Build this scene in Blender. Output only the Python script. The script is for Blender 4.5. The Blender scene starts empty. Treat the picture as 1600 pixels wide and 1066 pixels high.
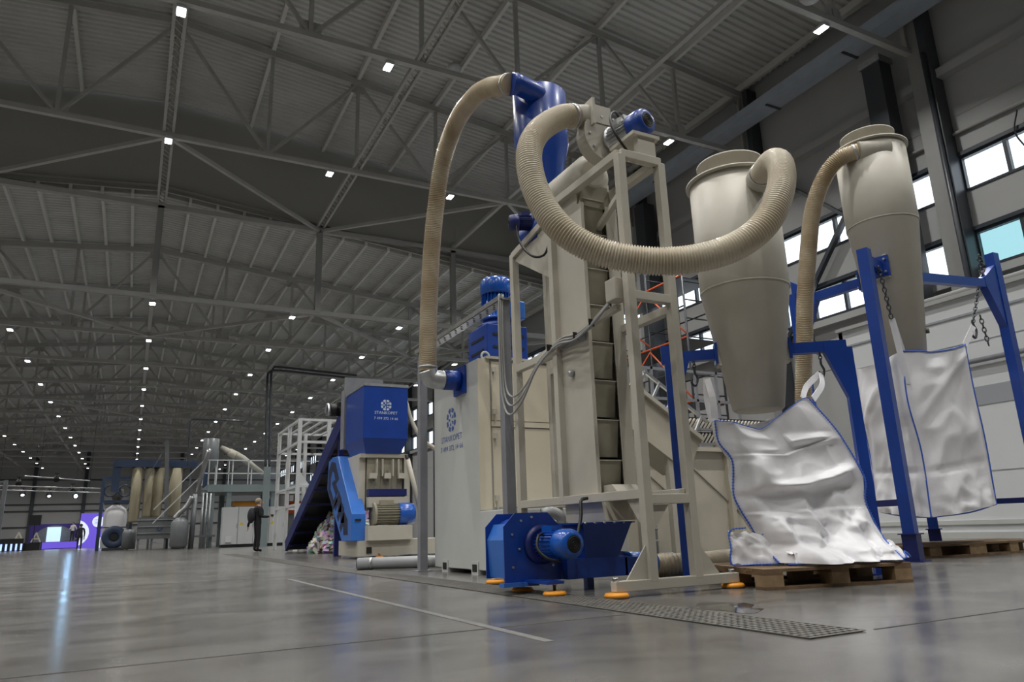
import bpy, math, random
from mathutils import Vector, Matrix, Quaternion, noise
random.seed(7)
sc = bpy.context.scene
col = sc.collection

# ------------------------------------------------------------------ camera
CAM_H = 0.49
c_r = Vector((0.88878, -0.45715, -0.03282)); c_u = Vector((-0.08688, -0.23836, 0.96728)); c_f = Vector((0.45002, 0.85685, 0.25157))
cam_d = bpy.data.cameras.new('camera'); cam = bpy.data.objects.new('camera', cam_d); col.objects.link(cam)
cam_d.sensor_width = 36.0; cam_d.lens = 36.0 * 1122.8 / 1600.0; cam_d.clip_end = 400; cam_d.clip_start = 0.05
m3 = Matrix((c_r, c_u, -c_f)).transposed()
cam.matrix_world = Matrix.Translation((0, 0, CAM_H)) @ m3.to_4x4()
sc.camera = cam

# ------------------------------------------------------------------ world, exposure
w = bpy.data.worlds.new('sky'); sc.world = w; w.use_nodes = True
bg = w.node_tree.nodes['Background']; bg.inputs[0].default_value = (0.80, 0.90, 1.0, 1); bg.inputs[1].default_value = 2.3
vs = sc.view_settings; vs.view_transform = 'Standard'; vs.look = 'None'; vs.exposure = 0.0; vs.gamma = 1.0; vs.use_curve_mapping = False
LAMP_W = 155.0; LAMP_LOW_W = 90.0
cy = sc.cycles; cy.max_bounces = 5; cy.diffuse_bounces = 3; cy.glossy_bounces = 2; cy.transmission_bounces = 3; cy.transparent_max_bounces = 6; cy.caustics_reflective = False; cy.caustics_refractive = False
cy.use_adaptive_sampling = True; cy.adaptive_threshold = 0.05; cy.use_denoising = True

# ------------------------------------------------------------------ materials
M = {}
def mat(name, color, rough=0.5, metal=0.0, var=0.0, vscale=3.0, bump=0.0, bscale=20.0, emit=None, estr=0.0, spec=None, trans=0.0, coat=0.0, rvar=0.0, stretch=None):
    m = bpy.data.materials.new(name); m.use_nodes = True; nt = m.node_tree; b = nt.nodes['Principled BSDF']
    b.inputs['Base Color'].default_value = (*color, 1); b.inputs['Roughness'].default_value = rough; b.inputs['Metallic'].default_value = metal
    if spec is not None: b.inputs['Specular IOR Level'].default_value = spec
    if coat: b.inputs['Coat Weight'].default_value = coat; b.inputs['Coat Roughness'].default_value = 0.12
    if trans: b.inputs['Transmission Weight'].default_value = trans
    if emit: b.inputs['Emission Color'].default_value = (*emit, 1); b.inputs['Emission Strength'].default_value = estr
    if var or bump or rvar:
        tc = nt.nodes.new('ShaderNodeTexCoord'); src = tc.outputs['Object']
        if stretch:
            mp = nt.nodes.new('ShaderNodeMapping'); mp.inputs['Scale'].default_value = stretch; nt.links.new(src, mp.inputs[0]); src = mp.outputs[0]
    if var or rvar:
        n = nt.nodes.new('ShaderNodeTexNoise'); n.inputs['Scale'].default_value = vscale; n.inputs['Detail'].default_value = 6; n.inputs['Roughness'].default_value = 0.6
        nt.links.new(src, n.inputs['Vector'])
    if var:
        mr = nt.nodes.new('ShaderNodeMapRange'); mr.inputs['From Min'].default_value = 0.3; mr.inputs['From Max'].default_value = 0.7
        mr.inputs['To Min'].default_value = 1 - var; mr.inputs['To Max'].default_value = 1 + var
        nt.links.new(n.outputs['Fac'], mr.inputs['Value'])
        mx = nt.nodes.new('ShaderNodeMix'); mx.data_type = 'RGBA'; mx.blend_type = 'MULTIPLY'; mx.inputs['Factor'].default_value = 1
        mx.inputs['A'].default_value = (*color, 1); nt.links.new(mr.outputs[0], mx.inputs['B']); nt.links.new(mx.outputs['Result'], b.inputs['Base Color'])
    if rvar:
        m2 = nt.nodes.new('ShaderNodeMapRange'); m2.inputs['From Min'].default_value = 0.3; m2.inputs['From Max'].default_value = 0.7
        m2.inputs['To Min'].default_value = max(0.02, rough - rvar); m2.inputs['To Max'].default_value = rough + rvar
        nt.links.new(n.outputs['Fac'], m2.inputs['Value']); nt.links.new(m2.outputs[0], b.inputs['Roughness'])
    if bump:
        n2 = nt.nodes.new('ShaderNodeTexNoise'); n2.inputs['Scale'].default_value = bscale; n2.inputs['Detail'].default_value = 4
        nt.links.new(src, n2.inputs['Vector'])
        bp = nt.nodes.new('ShaderNodeBump'); bp.inputs['Strength'].default_value = bump; bp.inputs['Distance'].default_value = 0.02
        nt.links.new(n2.outputs['Fac'], bp.inputs['Height']); nt.links.new(bp.outputs[0], b.inputs['Normal'])
    M[name] = m
    return m
mat('cream', (0.51, 0.48, 0.41), 0.52, var=0.06, vscale=2.5)
mat('cream_door', (0.66, 0.60, 0.47), 0.4, var=0.05, vscale=2.0)
mat('white_paint', (0.55, 0.56, 0.545), 0.35, var=0.05, vscale=1.8)
mat('blue', (0.007, 0.048, 0.30), 0.34, var=0.10, vscale=4, coat=0.12)
mat('blue_light', (0.035, 0.16, 0.56), 0.32, var=0.06, vscale=4, coat=0.1)
mat('blue_dark', (0.010, 0.018, 0.13), 0.38, var=0.15, vscale=4)
mat('motor_blue', (0.009, 0.095, 0.46), 0.25, coat=0.4, var=0.08)
mat('grey_steel', (0.23, 0.235, 0.26), 0.5, var=0.12, vscale=5)
mat('galvanised', (0.52, 0.53, 0.54), 0.35, 0.8, var=0.15, vscale=12)
mat('stainless', (0.42, 0.42, 0.42), 0.3, 1.0, var=0.1)
mat('dark', (0.012, 0.012, 0.013), 0.55)
mat('black_rubber', (0.010, 0.010, 0.010), 0.45)
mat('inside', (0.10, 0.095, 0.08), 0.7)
mat('bucket', (0.30, 0.28, 0.215), 0.5, var=0.12, vscale=6)
mat('orange', (0.85, 0.33, 0.02), 0.45, var=0.05)
mat('orange_red', (0.85, 0.14, 0.04), 0.5)
mat('pvc', (0.33, 0.34, 0.35), 0.35, var=0.06)
mat('cable', (0.36, 0.36, 0.35), 0.5)
mat('wood', (0.195, 0.125, 0.068), 0.75, var=0.30, vscale=7, bump=0.2, bscale=30)
mat('wood_end', (0.33, 0.225, 0.125), 0.8, var=0.25, vscale=12)
mat('seam_blue', (0.05, 0.14, 0.62), 0.6)
mat('truss', (0.44, 0.435, 0.415), 0.55, var=0.08, vscale=1.5)
mat('truss_grey', (0.32, 0.32, 0.31), 0.55)
mat('purlin', (0.70, 0.69, 0.66), 0.55, var=0.05)
mat('duct_window_sheen', (0.42, 0.48, 0.56), 0.35, var=0.08)  # pale blue-grey has the window reflection on the duct painted into it
mat('deck', (0.60, 0.605, 0.585), 0.4, 0.0, var=0.10, vscale=0.6)
mat('wall_grey', (0.42, 0.423, 0.42), 0.55, var=0.04, vscale=0.4)
mat('wall_dark', (0.38, 0.375, 0.345), 0.6, var=0.05, vscale=0.4)
mat('wall_white', (0.70, 0.72, 0.73), 0.38, var=0.03, vscale=0.6)
mat('wall_band', (0.36, 0.38, 0.41), 0.4)
mat('frame_dark', (0.035, 0.042, 0.055), 0.45)
mat('column', (0.30, 0.30, 0.29), 0.55, var=0.05)
mat('slate', (0.05, 0.055, 0.065), 0.4)
mat('lens', (1, 1, 1), 0.4, emit=(0.95, 0.98, 1.0), estr=14)
mat('lamp_body', (0.55, 0.56, 0.57), 0.4)
mat('cloth_black', (0.012, 0.012, 0.014), 0.85)
mat('cloth_dark', (0.022, 0.023, 0.028), 0.85)
mat('skin', (0.55, 0.33, 0.25), 0.55)
mat('hair', (0.05, 0.04, 0.03), 0.7)
mat('hair_grey', (0.30, 0.25, 0.18), 0.7)
mat('cabinet', (0.62, 0.64, 0.65), 0.4)
mat('yellow', (0.75, 0.58, 0.08), 0.5)
mat('green_grey', (0.22, 0.27, 0.28), 0.5)
mat('machine_grey', (0.20, 0.21, 0.22), 0.4, 0.3, var=0.1)
mat('far_blue', (0.04, 0.065, 0.125), 0.45, var=0.1)
mat('sleeve', (0.36, 0.32, 0.22), 0.7, var=0.12, vscale=2, stretch=(3, 3, 0.4))
mat('purple', (0.10, 0.06, 0.45), 0.5, emit=(0.22, 0.14, 0.95), estr=0.55)
mat('purple_dark', (0.05, 0.03, 0.20), 0.5)
mat('screen_white', (0.8, 0.85, 1.0), 0.5, emit=(0.72, 0.80, 1.0), estr=0.75)
mat('screen_cyan', (0.6, 0.85, 1.0), 0.5, emit=(0.60, 0.85, 1.0), estr=0.8)
mat('letter_cream', (0.75, 0.72, 0.60), 0.5)
mat('spot_lens', (1, 1, 1), 0.3, emit=(0.9, 0.95, 1.0), estr=2.5)
mat('spot_blue', (1, 1, 1), 0.3, emit=(0.35, 0.65, 1.0), estr=110)
mat('led_blue', (0.4, 0.5, 1.0), 0.4, emit=(0.35, 0.5, 1.0), estr=1.6)
mat('text_blue', (0.06, 0.12, 0.36), 0.5)
mat('text_white', (0.55, 0.62, 0.72), 0.5)
mat('logo_dark', (0.010, 0.016, 0.055), 0.5)
mat('rust_hose', (0.40, 0.34, 0.24), 0.5, var=0.12, vscale=5)
mat('tank', (0.56, 0.52, 0.42), 0.5, var=0.07, vscale=2)
mat('joint', (0.07, 0.07, 0.068), 0.7)
mat('line_white', (0.165, 0.163, 0.157), 0.55, var=0.2, vscale=10)
mat('grate', (0.19, 0.182, 0.165), 0.5, 0.2, var=0.2, vscale=10)
mat('puddle', (0.05, 0.05, 0.05), 0.05)
for k in ('lens', 'spot_lens', 'led_blue', 'screen_white', 'screen_cyan', 'purple'): M[k].cycles.emission_sampling = 'NONE'
def glass_mat(name, tint):
    m = bpy.data.materials.new(name); m.use_nodes = True; nt = m.node_tree; nt.nodes.remove(nt.nodes['Principled BSDF'])
    out = nt.nodes['Material Output']; t = nt.nodes.new('ShaderNodeBsdfTransparent'); t.inputs[0].default_value = (*tint, 1)
    g = nt.nodes.new('ShaderNodeBsdfGlossy'); g.inputs['Roughness'].default_value = 0.05
    fr = nt.nodes.new('ShaderNodeValue'); fr.outputs[0].default_value = 0.05
    x = nt.nodes.new('ShaderNodeMixShader'); nt.links.new(fr.outputs[0], x.inputs[0]); nt.links.new(t.outputs[0], x.inputs[1]); nt.links.new(g.outputs[0], x.inputs[2])
    nt.links.new(x.outputs[0], out.inputs[0]); M[name] = m
glass_mat('glass', (0.97, 0.97, 0.96)); glass_mat('glass_tint', (0.50, 0.64, 0.64))
def hose_mat(name, c1, c2):
    m = mat(name, c1, 0.38, var=0.0); nt = m.node_tree; b = nt.nodes['Principled BSDF']
    tc = nt.nodes.new('ShaderNodeTexCoord'); n = nt.nodes.new('ShaderNodeTexNoise'); n.inputs['Scale'].default_value = 2.2; n.inputs['Detail'].default_value = 5
    nt.links.new(tc.outputs['Object'], n.inputs['Vector'])
    cr = nt.nodes.new('ShaderNodeValToRGB'); cr.color_ramp.elements[0].position = 0.38; cr.color_ramp.elements[1].position = 0.62
    cr.color_ramp.elements[0].color = (*c1, 1); cr.color_ramp.elements[1].color = (*c2, 1)
    nt.links.new(n.outputs['Fac'], cr.inputs[0]); nt.links.new(cr.outputs[0], b.inputs['Base Color'])
    b.inputs['Coat Weight'].default_value = 0.3
hose_mat('hose', (0.60, 0.51, 0.36), (0.42, 0.32, 0.185)); hose_mat('hose_pale', (0.62, 0.56, 0.44), (0.52, 0.445, 0.32))
def bag_mat():
    m = mat('bag', (0.88, 0.875, 0.90), 0.45, var=0.03, vscale=8, bump=0.12, bscale=9); b = m.node_tree.nodes['Principled BSDF']
    b.inputs['Subsurface Weight'].default_value = 0.0
bag_mat()
def floor_mat():
    m = bpy.data.materials.new('concrete'); m.use_nodes = True; nt = m.node_tree; b = nt.nodes['Principled BSDF']; M['concrete'] = m
    tc = nt.nodes.new('ShaderNodeTexCoord')
    def nz(scale, det, sx=1, sy=1):
        mp = nt.nodes.new('ShaderNodeMapping'); mp.inputs['Scale'].default_value = (sx, sy, 1); nt.links.new(tc.outputs['Object'], mp.inputs[0])
        n = nt.nodes.new('ShaderNodeTexNoise'); n.inputs['Scale'].default_value = scale; n.inputs['Detail'].default_value = det; n.inputs['Roughness'].default_value = 0.62
        n.inputs['Distortion'].default_value = 0.6
        nt.links.new(mp.outputs[0], n.inputs['Vector']); return n.outputs['Fac']
    a = nz(0.45, 8); c = nz(1.7, 9, 0.8, 1.3); d = nz(60, 3)
    def mth(op, x, y):
        n = nt.nodes.new('ShaderNodeMath'); n.operation = op
        for i, q in enumerate((x, y)):
            if isinstance(q, (int, float)): n.inputs[i].default_value = q
            else: nt.links.new(q, n.inputs[i])
        return n.outputs[0]
    s = mth('ADD', mth('MULTIPLY', a, 0.5), mth('ADD', mth('MULTIPLY', c, 0.4), mth('MULTIPLY', d, 0.1)))
    cr = nt.nodes.new('ShaderNodeValToRGB'); e = cr.color_ramp.elements
    e[0].position = 0.34; e[0].color = (0.064, 0.060, 0.054, 1); e[1].position = 0.64; e[1].color = (0.205, 0.198, 0.186, 1)
    x = e.new(0.48); x.color = (0.132, 0.126, 0.117, 1)
    nt.links.new(s, cr.inputs[0]); nt.links.new(cr.outputs[0], b.inputs['Base Color'])
    mr = nt.nodes.new('ShaderNodeMapRange'); mr.inputs['From Min'].default_value = 0.35; mr.inputs['From Max'].default_value = 0.65
    mr.inputs['To Min'].default_value = 0.17; mr.inputs['To Max'].default_value = 0.235; nt.links.new(c, mr.inputs['Value']); nt.links.new(mr.outputs[0], b.inputs['Roughness'])
    bp = nt.nodes.new('ShaderNodeBump'); bp.inputs['Strength'].default_value = 0.012; bp.inputs['Distance'].default_value = 0.01
    nt.links.new(a, bp.inputs['Height']); nt.links.new(bp.outputs[0], b.inputs['Normal'])
    b.inputs['Specular IOR Level'].default_value = 0.5
floor_mat()
def waste_mat():
    m = mat('waste', (0.5, 0.5, 0.5), 0.5); nt = m.node_tree; b = nt.nodes['Principled BSDF']
    tc = nt.nodes.new('ShaderNodeTexCoord'); v = nt.nodes.new('ShaderNodeTexVoronoi'); v.inputs['Scale'].default_value = 9
    nt.links.new(tc.outputs['Object'], v.inputs['Vector'])
    hs = nt.nodes.new('ShaderNodeHueSaturation'); hs.inputs['Saturation'].default_value = 0.55; hs.inputs['Value'].default_value = 0.8
    nt.links.new(v.outputs['Color'], hs.inputs['Color']); nt.links.new(hs.outputs[0], b.inputs['Base Color'])
waste_mat()

# ------------------------------------------------------------------ helpers
ORG = {}
def V(*a): return Vector(a) if len(a) > 1 else Vector(a[0])
class MB:
    def __init__(s): s.v = []; s.f = []; s.sm = []
    def add(s, vs, fs, smooth=False):
        k = len(s.v); s.v += [tuple(v) for v in vs]; s.f += [tuple(i + k for i in f) for f in fs]; s.sm += [smooth] * len(fs); return s
    def obox(s, c, a, b, d):
        c, a, b, d = V(c), V(a), V(b), V(d)
        vs = [c + a * i + b * j + d * k for i in (-1, 1) for j in (-1, 1) for k in (-1, 1)]
        fs = [(0, 1, 3, 2), (4, 6, 7, 5), (0, 4, 5, 1), (2, 3, 7, 6), (0, 2, 6, 4), (1, 5, 7, 3)]
        if a.cross(b).dot(d) < 0: fs = [f[::-1] for f in fs]
        return s.add(vs, fs)
    def box(s, x0, x1, y0, y1, z0, z1):
        return s.obox(((x0 + x1) / 2, (y0 + y1) / 2, (z0 + z1) / 2), ((x1 - x0) / 2, 0, 0), (0, (y1 - y0) / 2, 0), (0, 0, (z1 - z0) / 2))
    def beam(s, a, b, w, h=None, up=(0, 0, 1)):
        a, b, up = V(a), V(b), V(up); h = h or w; d = b - a; l = d.length
        if l < 1e-6: return s
        d.normalize()
        x = d.cross(up)
        if x.length < 1e-3: x = d.cross(V(1, 0, 0))
        x.normalize(); y = x.cross(d)
        return s.obox((a + b) / 2, d * (l / 2), x * (w / 2), y * (h / 2))
    def tube(s, pts, r, n=12, caps=True, smooth=True, closed=False):
        pts = [V(p) for p in pts]; m = len(pts); rs = r if isinstance(r, (list, tuple)) else [r] * m
        vs = []; t0 = None; nx = None
        for i, p in enumerate(pts):
            if closed: t = pts[(i + 1) % m] - pts[i - 1]
            else: t = pts[min(i + 1, m - 1)] - pts[max(i - 1, 0)]
            if t.length < 1e-9: t = t0.copy() if t0 else V(0, 0, 1)
            t.normalize()
            if nx is None:
                nx = t.cross(V(0, 0, 1)) if abs(t.z) < 0.9 else t.cross(V(1, 0, 0)); nx.normalize()
            else:
                q = t0.rotation_difference(t); nx = q @ nx; nx = (nx - t * nx.dot(t)).normalized()
            ny = t.cross(nx); t0 = t
            for k in range(n):
                an = 2 * math.pi * k / n; vs.append(p + (nx * math.cos(an) + ny * math.sin(an)) * rs[i])
        fs = []
        for i in range(m if closed else m - 1):
            for k in range(n):
                a, b = i * n + k, i * n + (k + 1) % n; i2 = (i + 1) % m
                fs.append((a, b, i2 * n + (k + 1) % n, i2 * n + k))
        s.add(vs, fs, smooth)
        if caps and not closed:
            k = len(s.v) - len(vs)
            s.f += [tuple(k + q for q in range(n))[::-1], tuple(k + (m - 1) * n + q for q in range(n))]; s.sm += [False, False]
        return s
    def lathe(s, prof, o, ax=(0, 0, 1), n=32, smooth=True, caps=True):
        # prof: (radius, height along axis)
        o, ax = V(o), V(ax).normalized(); x = ax.cross(V(0, 0, 1)) if abs(ax.z) < 0.9 else V(1, 0, 0); x.normalize(); y = ax.cross(x)
        vs = [o + ax * h + (x * math.cos(2 * math.pi * k / n) + y * math.sin(2 * math.pi * k / n)) * r for r, h in prof for k in range(n)]
        for i in range(len(prof) - 1):
            pass
        fs = [(i * n + k, i * n + (k + 1) % n, (i + 1) * n + (k + 1) % n, (i + 1) * n + k) for i in range(len(prof) - 1) for k in range(n)]
        k0 = len(s.v); s.add(vs, fs, smooth)
        if caps:
            s.f += [tuple(k0 + q for q in range(n))[::-1], tuple(k0 + (len(prof) - 1) * n + q for q in range(n))]; s.sm += [False, False]
        return s
    def prism(s, poly, ext):
        poly = [V(p) for p in poly]; ext = V(ext); n = len(poly)
        nrm = V(0, 0, 0)
        for i in range(n): nrm += poly[i].cross(poly[(i + 1) % n])
        if nrm.dot(ext) > 0: poly = poly[::-1]
        vs = poly + [p + ext for p in poly]
        fs = [tuple(range(n)), tuple(range(2 * n - 1, n - 1, -1))] + [(i, n + i, n + (i + 1) % n, (i + 1) % n)[::1] for i in range(n)]
        fs = fs[:2] + [(i, (i + 1) % n, n + (i + 1) % n, n + i)[::-1] for i in range(n)]
        return s.add(vs, fs)
    def frustum(s, lo, hi):
        # two rectangles (x0,x1,y0,y1,z)
        vs = []
        for x0, x1, y0, y1, z in (lo, hi): vs += [(x0, y0, z), (x1, y0, z), (x1, y1, z), (x0, y1, z)]
        return s.add(vs, [(3, 2, 1, 0), (4, 5, 6, 7), (0, 1, 5, 4), (1, 2, 6, 5), (2, 3, 7, 6), (3, 0, 4, 7)])
    def build(s, name, m, parent=None, label=None, kind=None, bevel=0.0):
        me = bpy.data.meshes.new(name); o = ORG.get(parent.name, V(0, 0, 0)) if parent else V(0, 0, 0)
        me.from_pydata([tuple(V(v) - o) for v in s.v], [], s.f); me.polygons.foreach_set('use_smooth', s.sm); me.update()
        me.materials.append(M[m]); ob = bpy.data.objects.new(name, me); col.objects.link(ob)
        if parent: ob.parent = parent; ORG[ob.name] = o
        else: ORG[ob.name] = V(0, 0, 0)
        if label: ob['label'] = label
        if kind: ob['kind'] = kind
        if bevel:
            b = ob.modifiers.new('bevel', 'BEVEL'); b.width = bevel; b.segments = 2; b.limit_method = 'ANGLE'; b.angle_limit = 0.7
        return ob
def tag(o, label, cat, group=None):
    o['label'] = label; o['category'] = cat
    if group: o['group'] = group
    return o
def thing(name, label, cat, loc, group=None):
    o = bpy.data.objects.new(name, None); o.empty_display_size = 0.1; col.objects.link(o); o.location = loc; ORG[o.name] = V(loc)
    return tag(o, label, cat, group)
def struct(o): o['kind'] = 'structure'; return o
def clone(o, loc=None, parent=None):
    c = o.copy(); col.objects.link(c); c.parent = parent
    if loc is not None: c.location = loc
    for ch in list(o.children): clone(ch, None, c)
    return c
def spline(pts, step):
    # Catmull-Rom through points, resampled evenly
    P = [V(p) for p in pts]; P = [P[0] * 2 - P[1]] + P + [P[-1] * 2 - P[-2]]; out = []
    for i in range(1, len(P) - 2):
        for k in range(40):
            t = k / 40.0; a, b, c, d = P[i - 1:i + 3]
            out.append(0.5 * ((2 * b) + (c - a) * t + (2 * a - 5 * b + 4 * c - d) * t * t + (3 * b - a - 3 * c + d) * t ** 3))
    out.append(P[-2]); res = [out[0]]; acc = 0
    for i in range(1, len(out)):
        seg = out[i] - out[i - 1]; L = seg.length; pos = step - acc
        while pos <= L and L > 0:
            res.append(out[i - 1] + seg * (pos / L)); pos += step
        acc = (acc + L) % step if L > 0 else acc
    res.append(out[-1]); return res
def text_mesh(name, body, m, parent, origin, xdir, updir, size, depth=0.002):
    cu = bpy.data.curves.new('lettering', 'FONT'); cu.body = body; cu.size = 1.0; cu.align_x = 'CENTER'; cu.extrude = 0.0; cu.resolution_u = 2
    t = bpy.data.objects.new('lettering', cu); col.objects.link(t); dg = bpy.context.evaluated_depsgraph_get(); dg.update()
    me = bpy.data.meshes.new_from_object(t.evaluated_get(dg)); bpy.data.objects.remove(t)
    xd, ud = V(xdir).normalized(), V(updir).normalized(); nd = xd.cross(ud); b = MB(); o = V(origin)
    sx, sy = size if isinstance(size, tuple) else (size, size)
    b.add([o + xd * v.co.x * sx + ud * v.co.y * sy + nd * depth for v in me.vertices], [tuple(p.vertices) for p in me.polygons])
    bpy.data.meshes.remove(me)
    return b.build(name, m, parent)
def logo(b, o, xd, ud, R, depth=0.002):
    o, xd, ud = V(o), V(xd).normalized(), V(ud).normalized(); nd = xd.cross(ud) * depth
    def q(r, a): return o + xd * r * math.cos(a) + ud * r * math.sin(a) + nd
    for k in range(8):
        a0 = k * math.pi / 4 + 0.08; a1 = a0 + 0.62
        b.add([q(R * 0.66, a0), q(R, a0 + .05), q(R * 1.02, (a0 + a1) / 2), q(R, a1 - .05), q(R * 0.66, a1)], [(0, 1, 2, 3, 4)])
    for k in range(5):
        a = k * 2 * math.pi / 5 + 0.6
        b.add([q(R * .12, a), q(R * .5, a - .32), q(R * .58, a), q(R * .5, a + .32)], [(0, 1, 2, 3)])
    return b
ORD = ['nearest', 'second nearest', 'third nearest', 'fourth nearest', 'fifth nearest', 'sixth nearest', 'seventh nearest', 'eighth nearest', 'ninth nearest', 'tenth nearest',
       'eleventh nearest', 'twelfth nearest', 'thirteenth nearest', 'fourteenth nearest', 'fifteenth nearest', 'sixteenth nearest', 'seventeenth nearest', 'eighteenth nearest', 'nineteenth nearest', 'twentieth nearest']

# ================================================================== THE HALL
XW = 18.4; Y0 = -13.0; Y1 = 108.0; YS = 28.4
HI = 16.95; LO = 13.15; SL = 0.1        # ridge heights, roof slope
ZH = 12.8; ZL = 9.2                     # bottom chord levels
TY_HI = [-2.0, 4.0, 10.1, 16.2, 22.8]; TY_LO = [34.2, 40.2, 46.2, 52.2, 58.2, 64.2, 70.2, 76.2, 82.2, 88.2, 94.2, 100.2]
COLS = [-8.0, -2.0, 4.0, 10.0, 16.2, 22.6, 28.4] + TY_LO
# floor
fl = struct(MB().add([(-XW, Y0, 0), (XW, Y0, 0), (XW, Y1, 0), (-XW, Y1, 0)], [(0, 1, 2, 3)]).build('floor', 'concrete'))
for yj in (3.52, 9.5, 15.5, 21.5, 33.5): MB().box(-XW, 2.5, yj - .006, yj + .006, 0.0005, 0.0015).build('joint', 'joint', fl)
MB().box(2.98, 14, 2.30, 2.312, 0.0005, 0.0015).build('joint', 'joint', fl)
for xj in (-4.3, -10.3): MB().box(xj - .006, xj + .006, Y0, 60, 0.0005, 0.0015).build('joint', 'joint', fl)
MB().box(1.66, 1.71, 2.95, 9.0, 0.0008, 0.0018).build('worn_line', 'line_white', fl, 'faded white painted line along the floor')
# drain grate
g = thing('drain_grate', 'long steel drain grate set in the concrete floor', 'grate', (2.72, 2.3, 0))
MB().box(2.56, 2.90, 2.30, 24, 0.001, 0.003).build('channel', 'dark', g)
b = MB()
for k in range(9): b.box(2.56 + k * .0425 - .005, 2.56 + k * .0425 + .005, 2.30, 24, 0.003, 0.007)
b.build('long_bar', 'grate', g, kind='stuff')
b = MB(); y = 2.30
while y < 24:
    b.box(2.555, 2.905, y - .010, y + .010, 0.003, 0.006); y += 0.045 if y < 12 else .09
b.build('cross_bar', 'grate', g, kind='stuff')
b = MB(); n = 22; vv = [(3.12 + .19 * (1 + .35 * math.sin(3 * a) + .2 * math.sin(5 * a + 1)) * math.cos(a), 3.38 + .30 * (1 + .3 * math.sin(2 * a + .5)) * math.sin(a), 0.0012) for a in [2 * math.pi * k / n for k in range(n)]]
b.add(vv, [tuple(range(n))]); tag(b.build('water_puddle', 'puddle'), 'small dark water puddle beside the drain grate', 'puddle')

# roof decks: trapezoid profile, ridges run across the hall
def deck(name, ya, yb, zr):
    b = MB(); ys = []; p = 0.25; y = ya
    while y < yb - 1e-6:
        ys += [(y, 0), (y + .09, 0), (y + .125, .075), (y + .215, .075)]; y += p
    ys.append((yb, 0)); vs = []
    for y, dz in ys:
        for x in (-XW, 0, XW): vs.append((x, min(y, yb), zr - SL * abs(x) + dz))
    fs = []
    for i in range(len(ys) - 1):
        for k in (0, 1): fs.append((i * 3 + k, (i + 1) * 3 + k, (i + 1) * 3 + k + 1, i * 3 + k + 1))
    b.add(vs, fs); return struct(b.build(name, 'deck'))
ce_hi = deck('ceiling', Y0, YS, HI + .36); ce_lo = deck('ceiling', YS, Y1, LO + .30)
def sky_cover(ya, yb, z):   # roof build-up above the deck keeps the sky out
    MBx = MB()
    for s in (-1, 1): MBx.add([(0, ya, z), (s * (XW + .3), ya, z - SL * XW), (s * (XW + .3), yb, z - SL * XW), (0, yb, z)], [(0, 1, 2, 3)])
    return MBx
sky_cover(Y0 - .3, YS + .1, HI + .55).build('roof_insulation', 'wall_dark', ce_hi); sky_cover(YS - .1, Y1 + .3, LO + .5).build('roof_insulation', 'wall_dark', ce_lo)
for k in range(-6, 7):
    x = k * 3.0 + (0.1 if k == 0 else 0)
    for xx in ((-.16, .16) if k == 0 else (x,)):
        if abs(xx) > 18.2: continue
        MB().box(xx - .06, xx + .06, Y0, YS, HI - SL * abs(xx) + .12, HI - SL * abs(xx) + .36).build('purlin', 'purlin', ce_hi)
for k in range(-18, 19):
    x = k * 1.0
    MB().box(x - .05, x + .05, YS, Y1, LO - SL * abs(x) + .10, LO - SL * abs(x) + .30).build('purlin', 'purlin', ce_lo)
# trusses
def truss(y, zb, zr, label, top=True, w=0.16):
    t = thing('roof_truss', label, 'truss', (0, y, zb), 'roof trusses')
    zt = lambda x: zr - SL * abs(x)
    MB().box(-18.2, 18.2, y - w / 2, y + w / 2, zb - w / 2, zb + w / 2).build('bottom_chord', 'truss', t)
    for s in (-1, 1): MB().beam((0, y, zt(0)), (s * 18.3, y, zt(18.3)), .2, .22).build('top_chord', 'truss', t)
    for k in range(-6, 7):
        x = 3.0 * k
        if abs(x) > 17: x = math.copysign(17.9, x)
        MB().box(x - .055, x + .055, y - .055, y + .055, zb, zt(x)).build('post', 'truss', t)
        if k % 2:
            for dx in (-3, 3):
                x2 = max(-18, min(18, x + dx)); MB().beam((x, y, zb), (x2, y, zt(x2)), .10, .10).build('diagonal', 'truss', t)
            MB().box(x - .28, x + .28, y - .012, y + .012, zb - .05, zb + .42).build('gusset', 'truss', t)
        else:
            MB().box(x - .25, x + .25, y - .012, y + .012, zt(x) - .4, zt(x)).build('gusset', 'truss', t)
    return t
vis = [y for y in TY_HI if y > 9]
for y in TY_HI:
    lab = ('steel roof truss over the tall machines, ' + ORD[vis.index(y)] + ' one in view') if y in vis else 'steel roof truss of the high bay, overhead at ' + {4.0: 'the drain grate end', -2.0: 'the near end', -8.0: 'the entrance end'}[y]
    truss(y, ZH, HI, lab)
for i, y in enumerate(TY_LO):
    truss(y, ZL, LO, 'steel roof truss of the low far bay, ' + ORD[i] + ' to the camera')
# step between the high and the low roof
b = MB().prism([(-XW, YS + .15, LO + .18 - SL * XW), (0, YS + .15, LO + .18), (XW, YS + .15, LO + .18 - SL * XW), (XW, YS + .15, HI + .6 - SL * XW), (0, YS + .15, HI + .6), (-XW, YS + .15, HI + .6 - SL * XW)], (0, .1, 0))
struct(b.build('wall_step', 'wall_dark'))
t = ce_hi
MB().box(-18.2, 18.2, YS - .09, YS + .09, ZL - .09, ZL + .09).build('girder_bottom_chord', 'truss_grey', t)
MB().box(-18.2, 18.2, YS - .11, YS + .11, ZH - .1, ZH + .1).build('girder_top_chord', 'truss', t)
for k in range(-3, 4):
    x = max(-17.9, min(17.9, 6.0 * k)); MB().box(x - .11, x + .11, YS - .11, YS + .11, ZL, ZH).build('girder_post', 'truss_grey', t)
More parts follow.
